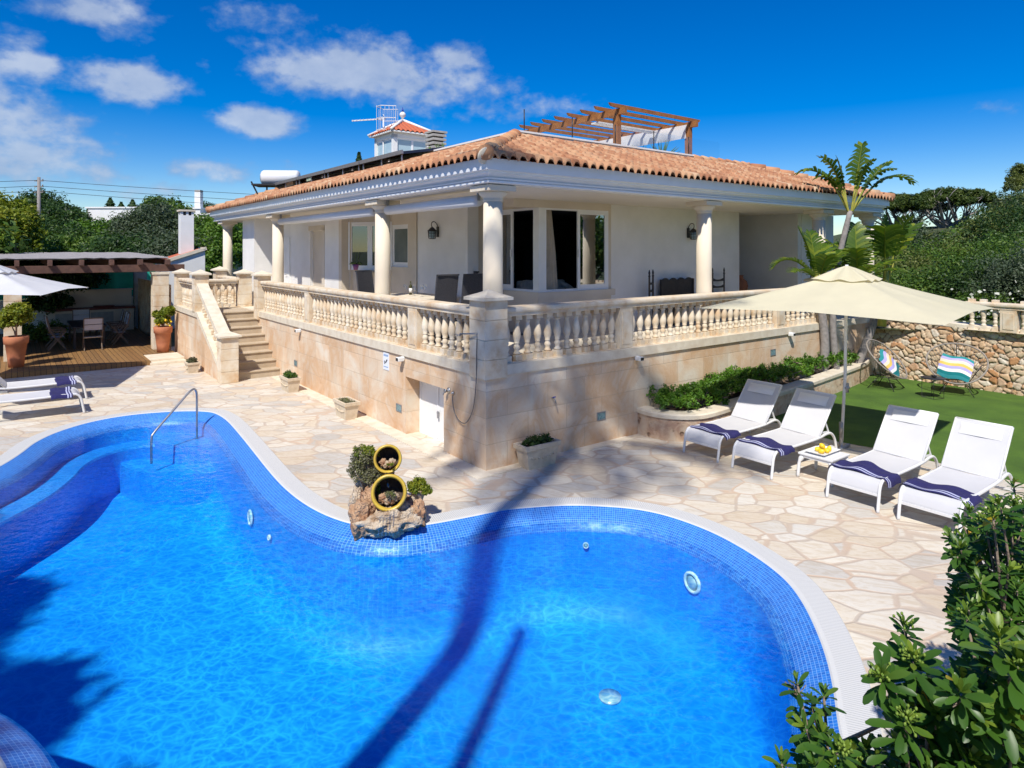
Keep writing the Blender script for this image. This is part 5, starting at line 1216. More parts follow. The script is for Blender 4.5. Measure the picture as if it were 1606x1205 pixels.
# ================================================================== DECK AREA
dk=thing('wooden_deck','low timber deck platform with boards under the pergola','deck',M=HM)
MB().prism([(-11.5,14.1),(-2.62,14.1),(-2.62,15.5),(-1.7,15.5),(-1.7,24.9),(-11.5,24.9)],.0,.145).build('boards',M['deck'],dk)
MB().box((-11.4,14.07,.0),(-2.6,14.098,.13)).build('fascia',M['deck'],dk)
t=thing('stone_step','pale stone step beside the deck by the potted shrub','step',M=HM)
MB().box((-2.6,14.3,0),(-1.62,15.48,.13),bev=.01).box((-2.62,14.02,0),(-1.62,14.3,.07),bev=.01).build('slab',M['cap'],t)
def bigpillar(lab,b,a,z0,z1,w,cw=.03):
    t=thing('stone_pier',lab,'pillar',M=HT(b,a),group='stone piers of the garden pergola'); mb=MB(); n=round((z1-z0)/.34); hh=(z1-z0)/n
    for i in range(n): mb.box((-w,-w,z0+i*hh+.005),(w,w,z0+(i+1)*hh-.005),bev=.008)
    mb.box((-w+.012,-w+.012,z0),(w-.012,w-.012,z1)); mb.build('shaft',M['bal'],t); MB().box((-w-cw,-w-cw,z1),(w+cw,w+cw,z1+.08),bev=.01).build('cap',M['cap'],t); return t
bigpillar('stone pier at the right front of the garden pergola behind the potted shrub',-1.95,16.6,.145,2.68,.24); bigpillar('stone pier at the left front of the garden pergola',-5.95,16.6,.145,2.68,.22)
t=thing('plain_pier','plain grey pier at the back of the deck under the pergola','pillar',M=HT(-1.5,24.3)); MB().box((-.24,-.2,.145),(.24,.2,2.85)).build('shaft',M['concrete'],t)
MB().box((-.26,-.22,2.78),(.26,.22,2.86)).build('cap',M['concrete'],t)
gp=thing('garden_pergola','dark timber pergola roofed with grey reed matting over the deck','pergola',M=HM)
MB().box((-11.5,16.5,2.78),(-1.2,16.72,3.02),bev=.01).build('beam',M['oldwood'],gp); MB().box((-11.5,24.2,2.86),(-1.0,24.4,3.1)).build('beam',M['oldwood'],gp)
for k in range(12): b=-1.75-k*.82; MB().box((b-.06,16.2,3.02),(b+.06,24.8,3.2),bev=.008).build('rafter',M['oldwood'],gp)
mb=MB(); rr=random.Random(4); rows=[]
for i in range(46):
    a=16.5+i*8.3/45; rows.append([(-1.7-j*.2+ .03*rr.random(),a+.05*rr.random(),3.235+.02*(i%2)+.03*rr.random()+ .018*(a-16.5)) for j in range(50)])
mb.grid(rows,0,False); mb.grid([[(p[0],p[1],p[2]-.03) for p in r] for r in rows],0,False); mb.build('reed_matting',M['reed'],gp)
o=MB().box((-13,24.95,0),(-.35,25.15,1.45)).build('garden_wall',M['white'],M=HM); tag(o,'low white garden wall behind the deck','wall')
rows=[]
for i in range(60):
    b=-7+i*6.2/59; rows.append([(b,25.0+.06*math.sin(i*.7)*(j/6)*(1-j/6)*4,1.5+1.35*j/6-(.1*math.sin(i/59*PI*3)**2 if j==6 else 0)+.05*math.sin(i*.5)*(j==0)) for j in range(7)])
o=MB().grid(rows).build('shade_net',M['green_net'],M=HM); tag(o,'dark green netting hung above the white wall behind the deck','netting')
oc=thing('outdoor_counter','outdoor kitchen counter with dark red worktop at the back of the deck','counter',M=HM)
MB().box((-4.9,23.4,.145),(-1.85,24.2,1.05)).build('base',M['beige'],oc); MB().box((-4.95,23.35,1.05),(-1.8,24.25,1.12)).build('worktop',M['brickred'],oc); MB().box((-4.9,24.1,1.12),(-1.85,24.3,1.8)).box((-5.0,24.05,1.8),(-1.8,24.33,1.86)).build('back_panel',M['beige'],oc)
for b in (-4.2,-3.0): MB().box((b-.4,23.38,.3),(b+.4,23.41,.95)).build('door',M['concrete'],oc)
t=thing('red_tray','round dark red tray on the outdoor counter','tray',M=HT(-2.9,23.8,1.12)); MB().lathe([(.35,0),(.4,.06),(.38,.06),(0,.02)],20).build('tray',M['brickred'],t)
gt=thing('garden_table','dark rectangular wooden dining table on the deck','table',M=HT(-3.85,19.5,.145))
MB().box((-.5,-1.35,.71),(.5,1.35,.75),bev=.008).build('tabletop',M['darkwood'],gt)
for sx in(-1,1):
    for sy in(-1,1): MB().box((sx*.42-.035,sy*1.2-.035,0),(sx*.42+.035,sy*1.2+.035,.71)).build('leg',M['darkwood'],gt)
def fchair():
    # faces +y (toward table), back at -y
    t=thing('folding_chair','x','chair',group='folding teak chairs around the deck table'); w=.27
    for s in (-1,1):
        MB().bar((s*w,.24,0),(s*w,-.2,.62),.025,.04).build('leg',M['teak'],t); MB().bar((s*w*.93,-.26,0),(s*w*.93,.22,.62),.025,.04).build('leg',M['teak'],t)
        MB().box((s*w-.03,-.26,.62),(s*w+.03,.25,.645),bev=.006).build('armrest',M['teak'],t); MB().bar((s*w,-.2,.6),(s*w,-.3,1.08),.025,.04).build('back_post',M['teak'],t)
    MB().grid([[(-w,-.2,.43),(0,-.2,.415),(w,-.2,.43)],[(-w,.0,.42),(0,0,.4),(w,0,.42)],[(-w,.2,.44),(0,.2,.425),(w,.2,.44)]]).build('seat',M['sling'],t)
    mb=MB()
    for z0,z1 in ((.68,.86),(.88,1.06)):
        y0=-.2-(z0-.6)*.208;y1=-.2-(z1-.6)*.208; mb.grid([[(-w,y0,z0),(0,y0-.02,z0),(w,y0,z0)],[(-w,y1,z1),(0,y1-.02,z1),(w,y1,z1)]])
    mb.build('backrest',M['sling'],t)
    mb=MB(); mb.bar((-w,.2,.43),(w,.2,.43),.03,.02); mb.bar((-w,-.2,.43),(w,-.2,.43),.03,.02); mb.bar((-w,-.3,1.08),(w,-.3,1.08),.02,.03); mb.build('rail',M['teak'],t)
    return t
fc=fchair(); fc.matrix_world=HT(-3.8,17.75,.145); fc['label']='folding chair at the front end of the deck table, back to the camera'
for b,a,r,l in [(-4.75,18.5,-90,'nearest folding chair on the left side of the deck table'),(-4.75,19.4,-84,'farther folding chair on the left side of the deck table'),(-2.9,18.75,90,'nearest folding chair on the right side of the deck table'),(-2.85,19.5,94,'middle folding chair on the right side of the deck table'),(-2.9,20.3,88,'farthest folding chair on the right side of the deck table'),(-3.85,21.4,180,'folding chair at the far end of the deck table')]:
    dup(fc,M=HT(b,a,.145,R(r)),label=l)
def bigpot(M_,lab,lab2,r,h,blobs,mat,fruit=None,seed=0):
    t=thing('terracotta_pot',lab,'pot',M=M_,group='tall terracotta pots on the deck'); MB().lathe([(r*.62,0),(r*.7,h*.3),(r*.86,h*.74),(r*.98,h*.76),(r*1.02,h*.98),(r*.98,h),(r*.86,h),(r*.8,h*.93),(0,h*.92)],28).build('pot',M['terra'],t)
    w=M_.translation; t2=thing('potted_shrub',lab2,'shrub',(w.x,w.y,w.z+h*.92)); P,N,Rn=clumps(blobs,60,30,.38,seed,up=.4); leafmesh('foliage',P,N,.045,M[mat],t2,.45,seed,rnd=Rn)
    mb=MB()
    for b in blobs: mb.tube([(0,0,-.03),(b[0]*.3,b[1]*.3,b[2]*.5),(b[0],b[1],b[2])],[.03,.02,.01],6)
    mb.build('trunk',M['bark'],t2)
    if fruit:
        mb=MB(); rr=random.Random(2)
        for k in range(26): mb.ico((rr.gauss(0,.13),rr.gauss(-.08,.1),rr.uniform(.1,.35)),.035,1)
        mb.build('blossom',M['lemon'],t2)
bigpot(HT(-5.87,15.2,.145),'large terracotta pot at the left end of the deck','round yellow-green citrus shrub in the left pot',.3,.88,[(0,0,.6,.42,.42,.38),(.1,-.1,.75,.3,.3,.3),(-.15,0,.4,.3,.3,.25)],'lf_citrus',None,3)
bigpot(HT(-2.0,15.72,.145),'tall terracotta pot in front of the right stone pier','loose yellow-flowered shrub in the right pot',.28,.84,[(0,0,.25,.22,.22,.2),(.12,.05,.5,.2,.2,.2),(-.15,0,.42,.2,.2,.18),(.22,0,.62,.14,.12,.1)],'lf_citrus',True,5)
# small outbuilding with chimney
ob=thing('outbuilding','small white outbuilding with sloping orange tile roof and tall white chimney','outbuilding',M=HT(.33,24.9,0))
mb=MB(); mb.add([(x,y,z) for y in (-.9,.9) for x,z in ((-1.,0),(.75,0),(.75,3.55),(-1.,2.95))],[(0,1,2,3),(7,6,5,4),(1,5,6,2),(0,4,7,3),(3,2,6,7)]); mb.build('wall',M['white'],ob)
mb=MB().bar((-1.12,0,2.97),(.6,0,3.56),1.75,.05); mb.build('roof',M['redtile'],ob); MB().bar((-1.1,-.93,2.95),(.8,-.93,3.6),.12,.14).bar((.68,-1,3.6),(.88,.9,3.6),.1,.1,).build('verge',M['cap'],ob)
ch=MB().box((-.15,-.3,3.0),(.4,.25,5.12)).build('chimney',M['white'],ob); MB().box((-.21,-.36,5.3),(.46,.31,5.38)).build('chimney_cap',M['cap'],ch); 
mb=MB()
for x in (-.15,.08,.3): 
    for y in (-.3,.15): mb.box((x,y,5.12),(x+.1,y+.1,5.3))
mb.build('cap_pier',M['white'],ch); MB().box((-.08,-.2,5.12),(.3,.14,5.29)).build('flue',M['black'],ch)
rw2=MB().box((-1.55,16.9,0),(-1.62+.0,24,2.3)).build('side_wall',M['pitted'],M=HM); tag(rw2,'rough stone side wall between the deck pier and the stairs','wall')
# climbing plants at left of the deck
def blob(px,py,Y,rx,rz,ry=None): p=at(px,py,Y); return (p.x,p.y,p.z,rx,ry or rx*.8,rz)
bush('climber','dark leafy climber covering the white wall at the left of the deck','climbing plant',[blob(95,445,27,1.5,.9),blob(60,440,26,1.3,1.0),blob(120,440,28,1.2,.7),blob(75,480,26.5,1.,.5)],M['lf_dark'],60,60,.07,11,limbs=6)
bush('low_shrub','low dark shrub beside the deck chairs at the left','shrub',[blob(70,525,24.5,.9,.5),blob(50,530,23.5,.7,.45)],M['lf_mid'],50,50,.05,12)
# ================================================================== BACKGROUND LEFT
def bg(name,lab,cat,blobs,mat,**k): return bush(name,lab,cat,blobs,M[mat],**k)
bg('scrub_tree','bright green rounded scrub tree behind the pergola','tree',[blob(165,378,48,2.6,1.5),blob(140,372,50,2.2,1.2),blob(195,372,50,2.0,1.3),blob(120,385,46,1.8,1.2),blob(170,395,44,2,1.1)],'lf_bright',nsub=130,nleaf=60,size=.12,seed=21,group='scrub trees beyond the garden',trunk=.15,sub=.3)
bg('scrub_tree','greyish olive-like tree right of the bright scrub tree','tree',[blob(228,370,42,2.4,2.2),blob(250,358,44,1.8,1.6),blob(205,385,41,1.4,1.2),blob(240,390,40,1.8,1.3)],'lf_grey',nsub=130,nleaf=60,size=.1,seed=22,group='scrub trees beyond the garden',trunk=.15,sub=.3)
bg('scrub_tree','tall bushy green tree behind the greyish tree','tree',[blob(248,338,58,1.9,1.5),blob(262,345,56,2.2,1.8),blob(228,350,58,1.3,1.1)],'lf_mid',nsub=110,nleaf=60,size=.13,seed=23,group='scrub trees beyond the garden',trunk=.15,sub=.3)
bg('scrub_tree','dark rounded tree under the low white house','tree',[blob(115,352,60,1.8,1.3),blob(98,345,62,2.,1.6),blob(80,352,58,2.2,1.5)],'lf_dark',nsub=110,nleaf=60,size=.13,seed=24,group='scrub trees beyond the garden',trunk=.15,sub=.3)
bg('scrub_tree','dark tree left of the utility pole','tree',[blob(45,340,62,2.6,1.8),blob(65,330,66,2.4,2.0),blob(30,360,55,2.4,1.8)],'lf_dark',nsub=110,nleaf=60,size=.13,seed=25,group='scrub trees beyond the garden',trunk=.15,sub=.3)
bg('scrub_tree','yellowish tree at the left edge above the parasol','tree',[blob(8,345,34,1.7,1.3),blob(22,365,33,1.3,1.2),blob(0,375,32,1.6,1.4),blob(30,385,34,1.2,.8)],'lf_citrus',nsub=90,nleaf=50,size=.1,seed=26,group='scrub trees beyond the garden',trunk=.12,sub=.3)
bg('scrub_tree','bright green bush between the outbuilding and the end column','tree',[blob(332,410,36,1.3,1.4),blob(345,380,38,1.5,1.5),blob(318,425,35,1.,1.1),blob(360,410,38,1.3,1.6)],'lf_bright',nsub=100,nleaf=50,size=.09,seed=27,group='scrub trees beyond the garden',trunk=.12,sub=.3)
bg('scrub_tree','dark scrub tree below the far stone house','tree',[blob(320,372,44,1.8,1.4),blob(338,365,46,1.8,1.3),blob(305,395,42,1.5,1.7),blob(375,400,42,2.,1.6)],'lf_mid',nsub=100,nleaf=50,size=.1,seed=28,group='scrub trees beyond the garden',trunk=.12,sub=.3)
bg('dark_tree','small dark tree behind the far white chimney house','tree',[blob(322,338,66,1.6,1.2),blob(335,345,64,1.3,1.0)],'lf_dark',nsub=70,nleaf=50,size=.12,seed=29,trunk=.12,sub=.3)
for k,(px,py,Y,rx,rz) in enumerate([(30,400,40,3,1.6),(75,385,42,3,1.6),(130,405,38,3,1.4),(280,410,36,2.5,1.4),(-25,380,38,3,2.2),(200,410,36,3,1.3),(395,385,48,3,1.6),(440,380,52,4,1.6)]):
    bg('scrub_bush',['low scrub bush above the left parasol','low scrub bush below the utility pole','low scrub bush above the reed roof at its middle','low scrub bush left of the outbuilding chimney','scrub bush cut by the left picture edge','low scrub bush above the right end of the reed roof','scrub bush seen behind the far left columns','far scrub bush hidden partly by the house end'][k],'bush',[blob(px,py,Y,rx,rz)],['lf_mid','lf_dark','lf_mid','lf_grey'][k%4],nsub=200,nleaf=50,size=.1,seed=40+k,group='low scrub bushes beyond the garden',sub=.26)
# conifers on the skyline
def conifer(px,pyt,Y,h,w,lab,seed,mat='lf_dark'):
    p=at(px,pyt,Y); z0=p.z-h; rr=np.random.default_rng(seed); P=[];N=[];Rr=[]
    for k in range(2600):
        f=rr.random(); a=rr.random()*2*PI; lay=math.floor(f*9)/9; r=w*(1-f)**.8*(rr.random()**.4)*(.75+.5*((f*9)%1<.5)); P.append((r*math.cos(a),r*math.sin(a),h*(.15+.85*f))); N.append((math.cos(a),math.sin(a),.8)); Rr.append(rr.random())
    t=thing('conifer',lab,'tree',(p.x,p.y,z0),group='dark conifers on the skyline'); leafmesh('crown',P,N,.17,M[mat],t,.4,seed,rnd=np.array(Rr)*.7); MB().tube([(0,0,-.2),(0,0,h)],[.15,.03],6).build('trunk',M['bark'],t)
for k,(px,py,Y,h,w) in enumerate([(173,311,74,4,1.5),(190,318,74,3,1.2),(208,314,72,3.5,1.4),(228,316,72,3,1.2),(250,308,70,4,2.0),(270,312,70,4,1.6),(282,316,68,3,.9)]):
    conifer(px,py,Y,h,w,['leftmost dark conifer on the skyline left of the white house roof','second conifer from the left on the skyline','third conifer from the left on the skyline','fourth conifer on the skyline above the white house','widest conifer on the skyline behind the bushy tree','conifer left of the far slim chimney','thin conifer next to the far slim chimney'][k],60+k)
conifer(563,240,60,3.5,.75,'small layered norfolk-type pine top showing above the villa roof left of the antenna',77)
# araucaria needs support below roofline: extend trunk
# far houses
def fhouse(lab,px0,px1,py0,Y,h,d=6,mat='white',roof=None):
    a=at(px0,py0,Y);b=at(px1,py0,Y); t=thing('far_house',lab,'house',(a.x,Y,a.z-h)); W_=b.x-a.x
    MB().box((0,0,0),(W_,d,h)).build('wall',M[mat],t); 
    if roof: mb=MB(); mb.add([(-.3,-.3,h),(W_+.3,-.3,h),(W_+.3,d+.3,h),(-.3,d+.3,h),(W_*.5-.3,d*.5,h+1.1),(W_*.5+.3,d*.5,h+1.1)],[(0,1,5,4),(1,2,5),(2,3,4,5),(3,0,4)]); mb.build('roof',M[roof],t)
    else: MB().box((-.1,-.1,h),(W_+.1,d+.1,h+.15)).build('roof',M['white'],t)
    return t,W_,h
t,w,h=fhouse('long low white house half hidden by the scrub trees',136,232,327,66,5); MB().box((w*.2,-.05,2.2),(w*.32,.0,3.6)).build('window',M['dglass'],t); MB().box((w*.62,-.05,2.2),(w*.74,0,3.6)).build('window',M['dglass'],t)
t,w,h=fhouse('white house with a tall slim chimney behind the outbuilding',292,314,328,62,6); MB().box((.3,1,h),(.85,1.6,h+1.7)).build('chimney',M['white'],t); MB().box((.3,1,h+1.72),(.85,1.6,h+1.9)).build('chimney_cap',M['concrete'],t)
t,w,h=fhouse('small white box house right of the slim chimney house',312,330,337,60,5); MB().box((.2,-.04,h-1.0),(.7,0,h-.7)).build('window',M['dglass'],t)
fhouse('square ochre stone house beside the farthest column',328,348,348,52,5,mat='sand')
fhouse('distant orange roofed house at the left edge',2,34,331,85,4,roof='redtile',mat='wallw')
t=thing('radio_mast','thin distant radio mast left of the utility pole','mast',at(27,345,140)); MB().tube([(0,0,-3),(0,0,5.5)],[.25,.08],6).box((-.5,-.2,2),(.5,.2,3.2)).box((-.4,-.2,4),(.4,.2,4.6)).build('mast',M['wmetal'],t)
up=thing('utility_pole','weathered wooden utility pole rising above the scrub','utility pole',at(61,420,52)); MB().tube([(0,0,-1),(0,0,7.2)],[.17,.11],10).build('pole',M['greybark'],up)
for k in range(3): MB().bar((-.35,0,6.9-k*.45),(.35,0,6.9-k*.45),.07,.07).lathe([(.04,0),(.05,.1),(.02,.14)],8,(.3,0,6.93-k*.45)).build('cross_arm',M['greybark'],up)
t=thing('utility_pole','short bare pole right of the tall utility pole','utility pole',at(105,375,60)); MB().tube([(0,0,-2),(0,0,2.7)],.09,8).box((-.12,-.12,2.7),(.12,.12,2.78)).build('pole',M['greybark'],t)
for k,(z,pts) in enumerate([(6.95,((-60,40),(75,52))),(6.5,((-60,44),(80,60))),(6.1,((-60,40),(70,60)))]):
    p=up.location+Vector((0,0,z)); mb=MB()
    for e in ((-75,35,p.z+.6-.3*k),(30,88,p.z+1.2-.6*k)):
        q=Vector(e); mb.tube([p.lerp(q,s)-Vector((0,0,4*1.1*s*(1-s))) for s in [i/14 for i in range(15)]],.018,4)
    o=mb.build('overhead_wire',M['black']); tag(o,['top overhead wire from the utility pole','middle overhead wire from the utility pole','lowest overhead wire from the utility pole'][k],'wire')
# ================================================================== BACKGROUND RIGHT
hs=[(1440,470,24,2.4,1.2,'lf_mid'),(1500,465,23,2.2,1.2,'lf_mid'),(1560,460,22,2.2,1.3,'lf_bright'),(1610,455,21,2,1.4,'lf_mid'),(1395,450,27,2.4,1.5,'lf_dark'),(1440,435,30,2.6,1.6,'lf_mid'),(1500,430,30,3,1.6,'lf_dark'),(1560,425,29,2.8,1.7,'lf_mid'),(1615,420,28,2.6,1.8,'lf_dark'),(1385,410,36,2.6,1.8,'lf_grey'),(1430,400,38,3,1.9,'lf_mid'),(1485,407,38,3.2,1.8,'lf_mid'),(1545,404,37,3.4,2.0,'lf_bright'),(1610,380,35,3.2,2.2,'lf_dark'),(1410,397,46,3,1.8,'lf_mid'),(1520,404,44,3.4,1.9,'lf_grey'),(1580,378,46,3.2,2.2,'lf_mid'),(1618,335,48,2.6,2.4,'lf_dark'),(1603,285,54,1.0,1.5,'lf_dark'),(1360,400,44,2.2,1.6,'lf_dark'),(1580,352,56,2.2,1.6,'lf_mid'),(1340,430,34,1.8,1.6,'lf_mid'),(1650,440,24,3,2,'lf_dark'),(1660,390,32,4,3,'lf_mid')]
desc=['on the right slope','just behind the white balustrade']
for k,(px,py,Y,rx,rz,mt) in enumerate(hs):
    mt=('lf_mid','lf_grey','lf_olive','lf_dark','lf_bright','lf_mid','lf_olive')[(k*5)%7]
    row='lowest row just above the balustrade' if py>=450 else 'second row up the slope' if py>=418 else 'middle of the slope' if py>=390 else 'upper slope under the pines'
    pos='cut by the right picture edge' if px>1600 else 'toward the right' if px>1530 else 'in the centre' if px>1460 else 'toward the left' if px>1400 else 'next to the house end'
    big=Y<32
    bg('hillside_shrub',('light-flecked ' if mt=='lf_bright' else 'olive-toned ' if mt=='lf_olive' else 'greyish ' if mt=='lf_grey' else 'dark ' if mt=='lf_dark' else 'green ')+'hillside shrub, '+row+', '+pos,'shrub',[blob(px,py,Y,rx,rz),blob(px+rx*12,py+6,Y+.8,rx*.7,rz*.7),blob(px-rx*12,py+8,Y-.4,rx*.7,rz*.75)],mt,nsub=(80,62,100)[k%3],nleaf=95,size=(.05 if big else .08)*(1,1.25,.85)[k%3],seed=100+k,group='shrubs covering the right slope',sub=(.3,.36,.24)[k%3],limbs=3)
# flowering white dots near the balustrade
rg=np.random.default_rng(9); P=[tuple(at(rg.uniform(1480,1620),rg.normal(482,14),19.6)) for _ in range(130)]
t=thing('flowering_shrub','shrub with small white blossoms just behind the right balustrade','shrub',at(1560,500,20)); P2=[(p[0]-t.location.x,p[1]-t.location.y+rg.uniform(-.3,.3),p[2]-t.location.z) for p in P]
leafmesh('blossom',P2,rg.normal(size=(130,3))+np.array([0,-1,1]),.05,M['lf_flower'],t,.8,3)
Pf,Nf,Rf=clumps([(0,.3,.2,1.4,.5,.6),(1.3,-.9,.2,1,.5,.6)],120,44,.3,8); leafmesh('foliage',Pf,Nf,.05,M['lf_mid'],t,.45,8,rnd=Rf)
def upine(px,pyt,Y,w,h,lab,seed,lean=0):
    # umbrella pine : spreading bare limbs, flat dense crown
    p=at(px,pyt,Y); z0=p.z-h; t=thing('umbrella_pine',lab,'tree',(p.x,p.y,z0),group='spreading pines on the hill'); rr=random.Random(seed)
    trunks=[(-.3,.0),(.45,.1)]; mb=MB(); tips=[]
    for tx,ty in trunks:
        b0=Vector((tx*.6,ty,-.3)); b1=Vector((tx*1.6,ty,h*.22)); mb.tube([b0,b0.lerp(b1,.5)+Vector((.06,0,0)),b1],[.26,.22,.18],8)
        for k in range(13):
            an=rr.uniform(0,2*PI); rad=w*rr.uniform(.35,.95); e=Vector((math.cos(an)*rad,math.sin(an)*rad*.6,h*rr.uniform(.55,.84))); m=b1.lerp(e,.45)+Vector((0,0,-.1*h+rr.uniform(0,.15)*h)); mb.tube(catmull([b1,m,e],4,False),[.11]*3+[.07]*3+[.04]*3,6)
            for q in range(4):
                s=rr.uniform(.35,1); c=m.lerp(e,s); f=c+Vector((rr.uniform(-.8,.8),rr.uniform(-.6,.6),rr.uniform(.2,1.0))); mb.tube([c,c.lerp(f,.5)+Vector((0,0,.1)),f],[.035,.025,.012],5); tips.append(f)
    mb.build('trunk',M['greybark'],t)
    bl=[]
    for k in range(60):
        an=rr.uniform(0,2*PI); q=math.sqrt(rr.random()); x=math.cos(an)*q*w; y=math.sin(an)*q*w*.6; bl.append((x,y,h*(.66+.24*(1-q*q))+rr.uniform(-.25,.2),w*.17,w*.15,h*.1))
    P,N,Rn=clumps(bl,26,40,.34,seed,up=.7); leafmesh('crown',P,N,.1,M['lf_pine'],t,.35,seed,rnd=Rn)
upine(1492,297,50,3.9,3.9,'large spreading pine with pale bare limbs in the middle of the hill',3)
upine(1412,304,54,3.7,4.2,'spreading pine with grey tangled limbs next to the house roof',5)
# ---- palms and broad-leaved plants by the house end
def frond(mb,rn,base,az_,el,L,W,droop,n=26,tear=.25,rr=random,fold=.5,stalk=.3,gap=1.):
    d=Vector((math.cos(az_)*math.cos(el),math.sin(az_)*math.cos(el),math.sin(el))); p=Vector(base); pts=[p.copy()]; dirs=[d.copy()]
    st_=L/n
    for i in range(n):
        d=(d+Vector((0,0,-droop*(i/n)**1.2/n*2.2))).normalized(); p=p+d*st_; pts.append(p.copy()); dirs.append(d.copy())
    ks=int(n*stalk); q1=pts[:ks+1]; q2=pts[ks::2]; mb.tube(q1,[.03-.008*i/len(q1) for i in range(len(q1))],6,mi=1,cap=False); rn+=[.5]*((len(q1)-1)*6); mb.tube(q2,[.02*(1-.8*i/len(q2)) for i in range(len(q2))],5,mi=0,cap=False); rn+=[.8]*((len(q2)-1)*5)
    for s in (-1,1):
        for i in range(int(n*stalk),n):
            f=(i-n*stalk)/(n-n*stalk); w=W*math.sin(PI*min(1,.12+.86*f))**.7*(1-.15*rr.random()); a=pts[i];b=pts[i+1]; t=dirs[i]; side=t.cross(Vector((0,0,1)))
            if side.length<.1: side=Vector((1,0,0))
            side.normalize(); up=side.cross(t); 
            o=(side*s+up*fold*.5+t*(.35+.5*f)).normalized(); dr=Vector((0,0,-1))*w*(.12+.35*rr.random()*tear*2)
            w2=w*(1-tear*rr.random()*.4); a2=a.lerp(b,.5)+(b-a)*(-.5*gap); b2=a.lerp(b,.5)+(b-a)*(.5*gap)
            m0=a2+o*w*.5+up*.0;m1=b2+o*w2*.5; e0=a2+o*w+dr+(b-a)*.2; e1=b2+o*w2+dr
            if tear>.6: e1=e0.lerp(e1,.35)
            k=len(mb.v); mb.add([a2,b2,m1,m0,e1,e0],[(0,1,2,3),(3,2,4,5)],True,0); q=min(1,max(0,rr.gauss(.45,.2))); rn+=[q,q]
def fbuild(mb,rn,name,parent,m0='lf_palm'):
    o=mb.build(name,[M[m0],M['yellowstalk']],parent); a=o.data.attributes.new('rnd','FLOAT','FACE'); a.data.foreach_set('value',np.array(rn,dtype=np.float32)); return o
def plant(lab,cat,loc,fr,trunk=None,name='palm',W=.22,tear=.3,group=None,m0='lf_palm',seed=1,gap=1.,stalk=.3,n=20):
    t=thing(name,lab,cat,loc,group=group); rr=random.Random(seed)
    if trunk:
        pts,r0,r1=trunk; pts=catmull(pts,5,False); N_=len(pts); MB().tube(pts,[r0+(r1-r0)*i/(N_-1)+.006*(i%2) for i in range(N_)],12).build('trunk',M['greybark'],t)
        b=Vector(trunk[0][-1])
    else: b=Vector((0,0,0))
    for (az_,el,L,dr,*rest) in fr:
        mb=MB();rn=[]; frond(mb,rn,b+Vector((math.cos(az_)*.05,math.sin(az_)*.05,0)),az_,el,L,rest[0] if rest else W,dr,n=n,rr=rr,tear=tear,gap=gap,stalk=stalk); fbuild(mb,rn,'frond',t,m0)
    return t
pb=at(1330,372,16.6)
B0=Vector((8.25,16.6,.3))
plant('tall slender palm with arching fronds beside the far right columns','palm',B0,
  [(R(172),R(64),1.75,2.0,.42),(R(182),R(75),1.6,1.6,.4),(R(150),R(82),1.45,.9,.28),(R(25),R(78),1.8,.3,.44),(R(5),R(60),1.6,.7,.42),(R(0),R(52),1.95,1.9,.4),(R(-20),R(66),1.5,1.7,.3),(R(190),R(68),1.4,2.3,.3),(R(-60),R(76),1.4,1.5,.3)],
  trunk=([(0,0,0),(-.1,0,1.4),(.02,0,2.8),(.34,0,4.2)],.085,.06),W=.4,tear=.6,seed=3,gap=1.,stalk=.4,n=18)
# extra trunks of the palm group
for k,(x,y,pts,lab) in enumerate([(7.85,16.5,[(0,0,0),(.05,0,.9),(-.05,0,1.9),(.0,0,2.6)],'leftmost bare palm trunk by the hedge end'),(8.15,16.9,[(0,0,0),(-.05,0,1),(.05,.1,2.2)],'middle bare palm trunk behind the parasol pole'),(9.2,17.5,[(0,0,0),(.35,0,.9),(.62,0,1.7),(.72,0,2.2)],'leaning bare trunk against the rubble wall')]):
    t=thing('bare_palm',lab,'palm',(x,y,.3),group='bare trunks of the palm group'); c=catmull(pts,6,False); MB().tube(c,[.11-.03*i/len(c)+.006*(i%2) for i in range(len(c))],12).build('trunk',M['greybark'],t); MB().lathe([(.13,0),(.14,.1),(.1,.2)],12).build('root_flare',M['greybark'],t)
p=at(1275,425,16.2)
plant('broad-leaved plant drooping to the left in front of the right columns','plant',at(1285,440,16.2),[(R(175),R(50),1.35,2.4,.4),(R(150),R(75),1.4,.6,.46),(R(110),R(80),1.25,.6,.44),(R(20),R(55),1.2,1.0,.42),(R(-150),R(30),1.0,1.0,.42),(R(-30),R(30),.95,.9,.42),(R(-100),R(55),.9,.8,.4),(R(60),R(60),1.2,.8,.42)],name='broadleaf_plant',tear=.15,seed=5,stalk=.2)
plant('broad-leaved plant with torn yellowing leaves in the middle behind the parasol','plant',at(1345,440,16.6),[(R(70),R(78),1.5,.5,.48),(R(150),R(65),1.3,1.0,.42),(R(10),R(35),1.35,.8,.36),(R(-30),R(30),1.2,1.3,.4),(R(-90),R(40),1.0,1.1,.4),(R(180),R(40),1.0,1.2,.4),(R(40),R(60),1.4,1.0,.42),(R(-120),R(60),1.1,1.,.4),(R(100),R(60),1.2,.8,.42)],name='broadleaf_plant',tear=.35,seed=6,stalk=.22,m0='lf_palm')
plant('banana-like plant with yellow-orange stalk and one big paddle leaf on the right','plant',at(1388,455,17.2),[(R(60),R(84),2.0,.2,.16),(R(-120),R(72),2.0,1.6,.62),(R(20),R(72),2.1,1.5,.55),(R(-60),R(80),2.0,1.4,.6)],name='broadleaf_plant',tear=.2,seed=8,stalk=.45)
t=thing('plant_stalk','thick yellow-orange stalk under the big paddle leaf','stalk',at(1383,458,17.1)); MB().tube([(0,0,-.9),(.05,0,-.1),(.14,0,.75)],[.11,.1,.05],10).build('stalk',M['yellowstalk'],t)
